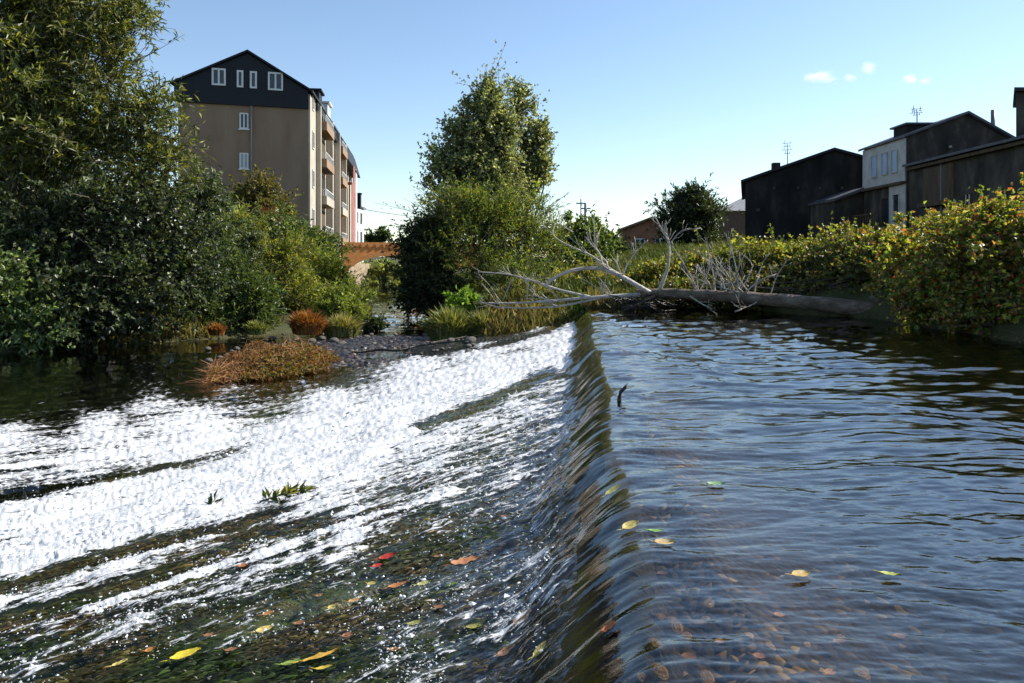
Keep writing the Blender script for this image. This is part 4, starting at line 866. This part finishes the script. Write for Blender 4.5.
    for a0 in (3.3, 10.2, 16.6, 23.2):
        c = MB(); S.box(c, a0, a0+.5, -1.4, 13.8, .163, .75 if a0 > 10 else .55); c.build('pilaster', M['cream'], root)
    for i in range(2):
        z0 = 1.5; w = MB(); S.box(w, 29.5+i*3.2, 31.5+i*3.2, 1.5, 12.2, .9, .98); S.box(w, 29.5+i*3.2, 31.5+i*3.2, 12.1, 12.2, .17, .9); w.build('awning_strip', M['red'] if i == 0 else M['white'], root)
    tw = MB(); S.box(tw, 26.5, 28.8, 1.5, 10, 1.0, 1.06); S.box(tw, 26.5, 28.8, 9.9, 10.0, .17, 1.0); tw.build('awning_strip', M['red'], root)
    d1 = MB(); S.box(d1, 4.2, 6.2, 14.1, 15.2, -1.2, .3); S.box(d1, 4.0, 6.4, 15.204, 15.35, -1.4, .5); d1.build('dormer', M['slate'], root)
    d1 = MB(); S.box(d1, 10.2, 12.2, 14.1, 15.4, -1.2, .3); S.box(d1, 10.0, 12.4, 15.404, 15.55, -1.4, .5); d1.build('dormer', M['white'], root)
    return S
apartment()
def prism_house(name, label, p0, p1, depth, zb, ze, za, wall, roof, ridge=.5, over=.3, gable=True):
    F = Fac(p0, p1); root = thing(name, label, 'building', (p0[0], p0[1], zb)); bk = -F.n*depth
    w = MB()
    pts = [F.at(0, zb), F.at(F.L, zb), F.at(F.L, ze), F.at(F.L*ridge, za), F.at(0, ze)]
    w.prism(pts, bk); w.build('wall', wall, root)
    r = MB(); sl = (za-ze)/(F.L*ridge) if ridge > 0 else 0; sr = (za-ze)/(F.L*(1-ridge)) if ridge < 1 else 0
    for a0, z0, a1, z1 in ((-over, ze-sl*over, F.L*ridge, za), (F.L*ridge, za, F.L+over, ze-sr*over)):
        q = [F.at(a0, z0+.02, .35), F.at(a1, z1+.02, .35), F.at(a1, z1+.2, .35), F.at(a0, z0+.2, .35)]
        r.prism(q, bk-F.n*.6)
    r.build('roof', roof, root)
    return F, root
# white house far beyond the bridge
F, rt = prism_house('white_house', 'white house with two chimneys beyond the apartment block', (-25.6, 104), (-21.9, 104), 9.5, -1, 9.0, 9.7, M['whitewall'], M['roofslate'])
F2 = Fac((-21.9, 104), (-21.9, 113.5))
for a in (1.0, 3.9, 6.8):
    for z in (1.2, 3.9, 6.6): window(F2, rt, a, a+1.3, z, z+1.6, frame='metal', mull=1, sill=False)
for x in (351, 358):
    m_ = MB(); c = U(x, 206, 108); m_.box(c.x-.4, c.x+.4, c.y-.4, c.y+.4, 8.6, 10.6); m_.box(c.x-.5, c.x+.5, c.y-.5, c.y+.5, 10.604, 10.8); m_.build('chimney', M['darkwall'], rt)
for a in (.5, 1.9):
    window(F, rt, a, a+1.0, 6.4, 8.0, frame='metal', mull=1, sill=False); window(F, rt, a, a+1.0, 3.4, 5.0, frame='metal', mull=1, sill=False)

# bridge
def bridge():
    F = Fac((-18.4, 78), (-18.4+16*math.cos(R(28)), 78+16*math.sin(R(28))))
    root = thing('stone_bridge', 'orange stone arch bridge crossing the far channel', 'bridge', tuple(F.at(0, -1.7)))
    L = 18; zt = 2.6; c, rx, rz, zs = 6.2, 5.6, 3.75, -2.0; T = 4.0
    n = 36; top = []; bot = []; aa = np.linspace(-1, L, 140); mb = MB()
    def zb(a): return zs+rz*math.sqrt(max(0, 1-((a-c)/rx)**2)) if abs(a-c) < rx else -2.6
    for i in range(len(aa)-1):
        a0, a1 = aa[i], aa[i+1]
        mb.hexa([F.at(a0, zb(a0), 0), F.at(a1, zb(a1), 0), F.at(a1, zb(a1), -T), F.at(a0, zb(a0), -T)], [F.at(a0, zt, 0), F.at(a1, zt, 0), F.at(a1, zt, -T), F.at(a0, zt, -T)])
    bmesh.ops.remove_doubles(mb.bm, verts=mb.bm.verts, dist=.001)
    kill = [f for f in mb.bm.faces if len([g for g in mb.bm.faces if False]) > 0]
    mb.build('arch', M['orange'], root)
    rg = MB(); th = np.linspace(math.pi, 0, 30)
    for i in range(29):
        p = lambda t, k: (c+(rx+k)*math.cos(t), zs+(rz+k)*math.sin(t))
        q = [p(th[i], 0), p(th[i+1], 0), p(th[i+1], .5), p(th[i], .5)]
        rg.prism([F.at(a, z, .08) for a, z in q], -F.n*.07)
    rg.build('arch_ring', M['cutstone'] if False else M['orange'], root)
    pa = MB(); F.box(pa, -1, L, zt+.004, zt+.55, -.4, .05); F.box(pa, -1, L, zt+.004, zt+.55, -T, -T+.4)
    for i in range(24): F.box(pa, -.8+i*.78, -.62+i*.78, zt+.12, zt+.40, .054, .12)
    pa.build('parapet', M['orange'], root)
bridge()
W = Fac((-16.9, 84), (-25.5, 122)); 
wl = Fac((-19.6, 90), (-16.6, 99)); mb = MB(); wl.box(mb, 0, wl.L*.62, -2.2, .9, -.8, 0)
tag(mb.build('river_wall', M['cutstone']), 'sandy stone river wall seen through the bridge arch', 'wall')

# right hand buildings
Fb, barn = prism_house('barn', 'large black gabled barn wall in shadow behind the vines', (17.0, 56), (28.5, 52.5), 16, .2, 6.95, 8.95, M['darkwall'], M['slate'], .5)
for x, y, s in ((774, 188, 1.6), (798, 188, 1.6), (820, 188, 1.6), (842, 188, 1.6), (758, 210, 2), (815, 215, 3)):
    window(Fb, barn, Fb.a_of(x-s), Fb.a_of(x+s), Fb.z_of(x, y+1.5), Fb.z_of(x, y-1.5), frame='oldwall', pane='ventgrey', mull=0, fw=.03, name='vent', sill=False)
ch = MB(); p = U(777, 166, 56); ch.box(p.x-.25, p.x+.25, 56, 56.5, 7, p.z+.25); ch.build('chimney', M['darkwall'], barn)
# annex between the barn and the house
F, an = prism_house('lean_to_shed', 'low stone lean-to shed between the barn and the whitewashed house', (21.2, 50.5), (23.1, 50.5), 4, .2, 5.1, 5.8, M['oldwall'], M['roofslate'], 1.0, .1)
# the house: facade along the depth at X=23.1
def house():
    root = thing('old_house', 'old stone house with a stained white upper floor and three blue shuttered windows', 'building', (23.1, 45, .2))
    z0, ze, za = .2, 8.45, 9.75; x0, x1, y0, y1 = 23.1, 29.2, 45, 50.4; xr = 26.6
    w = MB(); w.prism([Vector((x0, y0, z0)), Vector((x1, y0, z0)), Vector((x1, y0, 8.2)), Vector((xr, y0, za)), Vector((x0, y0, ze))], (0, y1-y0, 0)); w.build('wall', M['oldwall'], root)
    A = Fac((x0, y1), (x0, y0))                     # faces left
    u = MB(); A.box(u, 0, A.L, 5.85, 8.38, .004, .09); u.build('whitewashed_floor', M['oldwhite'], root)
    lo = MB(); A.box(lo, A.L-1.9, A.L, 2.7, 5.75, .004, .08); lo.build('whitewashed_bay', M['oldwhite'], root)
    bal = MB(); A.box(bal, 0, A.L, 5.68, 5.845, .004, .3); bal.build('floor_beam', M['timber'], root)
    gl = MB(); A.box(gl, .1, A.L-2, 3.0, 3.15, .004, .9)
    for i in range(9): A.box(gl, .15+i*.38, .21+i*.38, 3.15, 4.05, .8, .86)
    A.box(gl, .1, A.L-2, 4.05, 4.13, .78, .88); gl.build('timber_gallery', M['timber'], root)
    for px in (876, 886.5, 896.5):
        a = A.a_of(px); window(A, root, a-.36, a+.36, 6.45, 7.85, frame='oldwhite', pane='blueglass', mull=0, n0=.09, fw=.06, sill=False)
    a = A.a_of(899); window(A, root, a-.5, a+.3, 4.0, 5.2, frame='oldwhite', pane='glass', mull=0, n0=.08, sill=False)
    a = A.a_of(886); window(A, root, a-.5, a+.5, 3.2, 5.1, frame='timber', pane='glass', mull=0, sill=False, name='door')
    r = MB(); dz = .16
    for (xa, za_, xb, zb_) in ((x0-.25, ze-.1, xr, za), (xr, za, x1+.3, 8.13)):
        r.prism([Vector((xa, y0-.3, za_+.02)), Vector((xb, y0-.3, zb_+.02)), Vector((xb, y0-.3, zb_+dz)), Vector((xa, y0-.3, za_+dz))], (0, y1-y0+.6, 0))
    r.build('roof', M['roofslate'], root)
    d = MB(); d.box(23.45, 25.0, 45.6, 47.2, 8.4, 9.25); d.build('roof_box', M['darkwall'], root)
    d = MB(); d.box(23.3, 25.6, 45.4, 47.4, 9.254, 9.36); d.build('roof_box_lid', M['roofslate'], root)
    Gf = Fac((x0, y0), (x1, y0)); 
    window(Gf, root, Gf.a_of(947), Gf.a_of(953), Gf.z_of(950, 149), Gf.z_of(950, 144), frame='oldwall', pane='oldwhite', mull=0, sill=False, name='vent')
    s = MB(); Gf.box(s, Gf.a_of(970), Gf.a_of(997), 7.55, 7.75, .004, .5); s.build('ledge', M['oldwhite'], root)
    fl = MB(); p = U(993, 132, 46); fl.tube([(p.x, 46, 8.0), (p.x, 46, U(993, 110, 46).z)], .12, 10); fl.build('flue', M['metal'], root)
house()
def row():
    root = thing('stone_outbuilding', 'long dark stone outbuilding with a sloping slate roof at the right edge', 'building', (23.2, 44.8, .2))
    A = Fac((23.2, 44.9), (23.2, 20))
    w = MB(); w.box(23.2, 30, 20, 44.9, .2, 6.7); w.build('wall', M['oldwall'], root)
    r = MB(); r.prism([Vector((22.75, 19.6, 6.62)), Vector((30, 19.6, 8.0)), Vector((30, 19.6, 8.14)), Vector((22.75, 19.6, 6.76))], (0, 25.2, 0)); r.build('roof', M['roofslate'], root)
    t = MB(); a0 = A.a_of(925); a1 = A.a_of(955); A.box(t, a0, a1, 4.4, 6.3, .004, .12); t.build('timber_panel', M['timber'], root)
    t = MB(); A.box(t, a0-.1, a1+.1, 4.15, 4.38, .004, .4); t.build('beam', M['timber'], root)
    for px in (968, 1003): window(A, root, A.a_of(px)-.35, A.a_of(px)+.35, 3.6, 4.6, frame='timber', pane='glass', mull=1, fw=.06)
    t = MB()
    A.box(t, .2, A.L-.2, 6.40, 6.56, .004, .3)
    t.build('eaves_board', M['timber'], root)
    g = MB(); g.tube([A.at(3.6, 6.4, .12), A.at(3.6, .3, .12)], .05, 6); g.build('downpipe', M['metal'], root)
    t = MB(); A.box(t, A.a_of(972), A.a_of(986), .3, 4.0, .004, .2); t.build('plaster_patch', M['oldwall'], root)
row()
def tower():
    root = thing('chimney_tower', 'dark square tower rising over the outbuilding roof at the right edge', 'building', (25.9, 37.4, .2))
    p = U(1016, 92, 37.4); x, z = p.x, p.z
    f = lambda e, z_: [(x-e, 37.4-e, z_), (x+3+e, 37.4-e, z_), (x+5.6+e, 41+e, z_), (x+2.6-e, 41+e, z_)]
    MB().hexa(f(0, .3), f(0, z)).build('wall', M['oldwall'], root)
    MB().hexa(f(.25, z+.004), f(.25, z+.18)).build('roof', M['slate'], root)
tower()
# small houses behind
def hip_house():
    root = thing('small_house', 'small house with a pale grey hipped roof left of the barn', 'building', (24.6, 92, .5))
    x0, x1, y0, y1, ze, za = 24.8, 34, 92, 99, 7.2, 9.3
    MB().hexa([(x0, y0, .5), (x1, y0, .5), (x1+2, y1, .5), (x0+2, y1, .5)], [(x0, y0, ze), (x1, y0, ze), (x1+2, y1, ze), (x0+2, y1, ze)]).build('wall', M['oldbrick'], root)
    MB().hexa([(x0-.5, y0-.5, ze+.01), (x1+.5, y0-.5, ze+.01), (x1+2.5, y1+.5, ze+.01), (x0+1.6, y1+.5, ze+.01)], [(x0+4.2, 95.2, za), (x1-2, 95.2, za), (x1-2, 95.6, za), (x0+4.2, 95.6, za)]).build('roof', M['palegrey'], root)
hip_house()
Fk, kk = prism_house('brick_house', 'small brick house half hidden behind the bushes in the middle', (9.0, 62.5), (13.0, 62), 7, .3, 3.7, 4.6, M['brick'], M['tile'], .6)
window(Fk, kk, 1.0, 1.8, 1.9, 3.0, mull=1); window(Fk, kk, 2.6, 3.4, 1.9, 3.0, mull=1)
# masts, antennas, wire
def pole(px, y0, y1, d, r, label):
    a, b = U(px, y0, d), U(px, y1, d); o = thing('utility_pole', label, 'pole', (a.x, a.y, 0))
    MB().tube([(a.x, a.y, 0), b], [r*1.2, r], 8).build('post', M['metal'], o)
    m = MB(); m.box(b.x-.5, b.x+.5, b.y-.06, b.y+.06, b.z-.5, b.z-.38); m.build('crossarm', M['metal'], o)
pole(585.5, 250, 204, 75, .14, 'thicker of two utility poles above the bushes')
pole(581, 250, 199, 78, .07, 'thinner of two utility poles above the bushes')
def antenna(px, y0, y1, d, label):
    a, b = U(px, y0, d), U(px, y1, d); o = thing('antenna', label, 'antenna', tuple(a))
    MB().tube([a, b], .03, 6).build('mast', M['metal'], o)
    m = MB(); h = b.z-a.z
    for f, w in ((.98, .35), (.85, .3), (.7, .42), (.55, .25)):
        z = a.z+h*f; m.tube([(b.x-w, b.y, z), (b.x+w, b.y+.1, z+.06)], .018, 4); m.tube([(b.x-w*.6, b.y, z), (b.x-w*.6, b.y, z+.25)], .015, 4); m.tube([(b.x+w*.6, b.y, z), (b.x+w*.6, b.y, z+.2)], .015, 4)
    m.build('rods', M['metal'], o)
antenna(787.5, 167, 143, 57, 'thin television antenna on the black barn roof')
antenna(917, 123, 109, 46, 'branching television antenna on the whitewashed house roof')
a, b = U(362, 209, 105), U(470, 216, 120); mb = MB(); mb.tube([a.lerp(b, i/10)-Vector((0, 0, .6*math.sin(math.pi*i/10))) for i in range(11)], .045, 5)
tag(mb.build('overhead_cable', M['metal']), 'thin dark cable strung from the white house above the bridge', 'cable')

# ------------------------------------------------------------------ clouds
def cloud(label, blobs, dist=2600, seed=0):
    c0 = U(blobs[0][0], blobs[0][1], dist); root = thing('cloud', label, 'cloud', tuple(c0), 'small white clouds')
    for i, (px, py, rx, ry, dn) in enumerate(blobs):
        c = U(px, py, dist); k = dist/FPX
        bm = bmesh.new(); bmesh.ops.create_icosphere(bm, subdivisions=3, radius=1)
        me = bpy.data.meshes.new('puff'); bm.to_mesh(me); bm.free()
        m, nt, out = newmat('cloud_vapour'); L = nt.links.new
        tc = N(nt, 'ShaderNodeTexCoord'); ln = N(nt, 'ShaderNodeVectorMath', operation='LENGTH'); L(tc.outputs['Object'], ln.inputs[0])
        nz = N(nt, 'ShaderNodeTexNoise', Scale=1.3, Detail=5, Roughness=.55, noise_dimensions='4D'); nz.inputs['W'].default_value = seed+i*3.1; L(tc.outputs['Object'], nz.inputs['Vector'])
        a = N(nt, 'ShaderNodeMath', operation='MULTIPLY_ADD'); L(nz.outputs[0], a.inputs[0]); a.inputs[1].default_value = 1.5; a.inputs[2].default_value = -.02
        s_ = N(nt, 'ShaderNodeMath', operation='SUBTRACT'); L(a.outputs[0], s_.inputs[0]); L(ln.outputs['Value'], s_.inputs[1]); s_.use_clamp = True
        d_ = N(nt, 'ShaderNodeMath', operation='MULTIPLY'); L(s_.outputs[0], d_.inputs[0]); d_.inputs[1].default_value = .55*dn/(ry*k)
        v = N(nt, 'ShaderNodeVolumePrincipled', Anisotropy=.2); v.inputs['Color'].default_value = (.97, .985, 1, 1); L(d_.outputs[0], v.inputs['Density']); L(v.outputs[0], out.inputs['Volume'])
        o = link('puff', me, m, root); o.location = Vector(c)-c0; o.scale = (rx*k, rx*k*.7, ry*k)
cloud('long flat cloud, the largest of the three, at the left', [(821, 77, 22, 9, 3.2)], seed=1)
cloud('broken cloud between the long flat one and the little right one', [(851, 78, 11, 7, 2.2), (868, 68, 13, 9, 2.4)], seed=5)
cloud('little low cloud farthest right', [(909, 79, 11, 6, 3.2), (926, 81, 10, 5, 1.8)], seed=9)

# ------------------------------------------------------------------ light, sky, camera
w = bpy.data.worlds.new('World'); SC.world = w; w.use_nodes = True
nt = w.node_tree; bg = nt.nodes['Background']; sky = nt.nodes.new('ShaderNodeTexSky'); sky.sky_type = 'NISHITA'; sky.sun_disc = False
sky.sun_elevation = SUN_EL; sky.sun_rotation = SUN_AZ; sky.air_density = 1.0; sky.dust_density = .15; sky.ozone_density = 1.7
nt.links.new(sky.outputs[0], bg.inputs[0]); bg.inputs[1].default_value = .108
sl = bpy.data.lights.new('sun', 'SUN'); sl.energy = 5.0; sl.angle = R(.53); sl.color = (1, .95, .86)
so = bpy.data.objects.new('sun', sl); C.objects.link(so)
dirv = Vector((math.sin(SUN_AZ)*math.cos(SUN_EL), math.cos(SUN_AZ)*math.cos(SUN_EL), math.sin(SUN_EL)))
so.rotation_euler = (-dirv).to_track_quat('-Z', 'Y').to_euler(); so.location = dirv*60
cam = bpy.data.cameras.new('camera'); co = bpy.data.objects.new('camera', cam); C.objects.link(co); SC.camera = co
cam.sensor_width = 36; cam.lens = 27; cam.clip_end = 9000; cam.clip_start = .05
co.location = (0, 0, CAMH); co.rotation_euler = (R(90), 0, 0); cam.shift_y = -(341.5-HY)/1024
SC.view_settings.view_transform = 'Standard'; SC.view_settings.look = 'None'; SC.view_settings.exposure = .82; SC.view_settings.gamma = 1
cy = SC.cycles; cy.max_bounces = 8; cy.transparent_max_bounces = 12; cy.diffuse_bounces = 3; cy.glossy_bounces = 4; cy.sample_clamp_indirect = 4; cy.volume_bounces = 3
cy.caustics_reflective = False; cy.caustics_refractive = False; cy.use_denoising = True; cy.denoiser = 'OPENIMAGEDENOISE'; cy.denoising_input_passes = 'RGB_ALBEDO_NORMAL'; cy.denoising_prefilter = 'ACCURATE'
SC.render.film_transparent = False
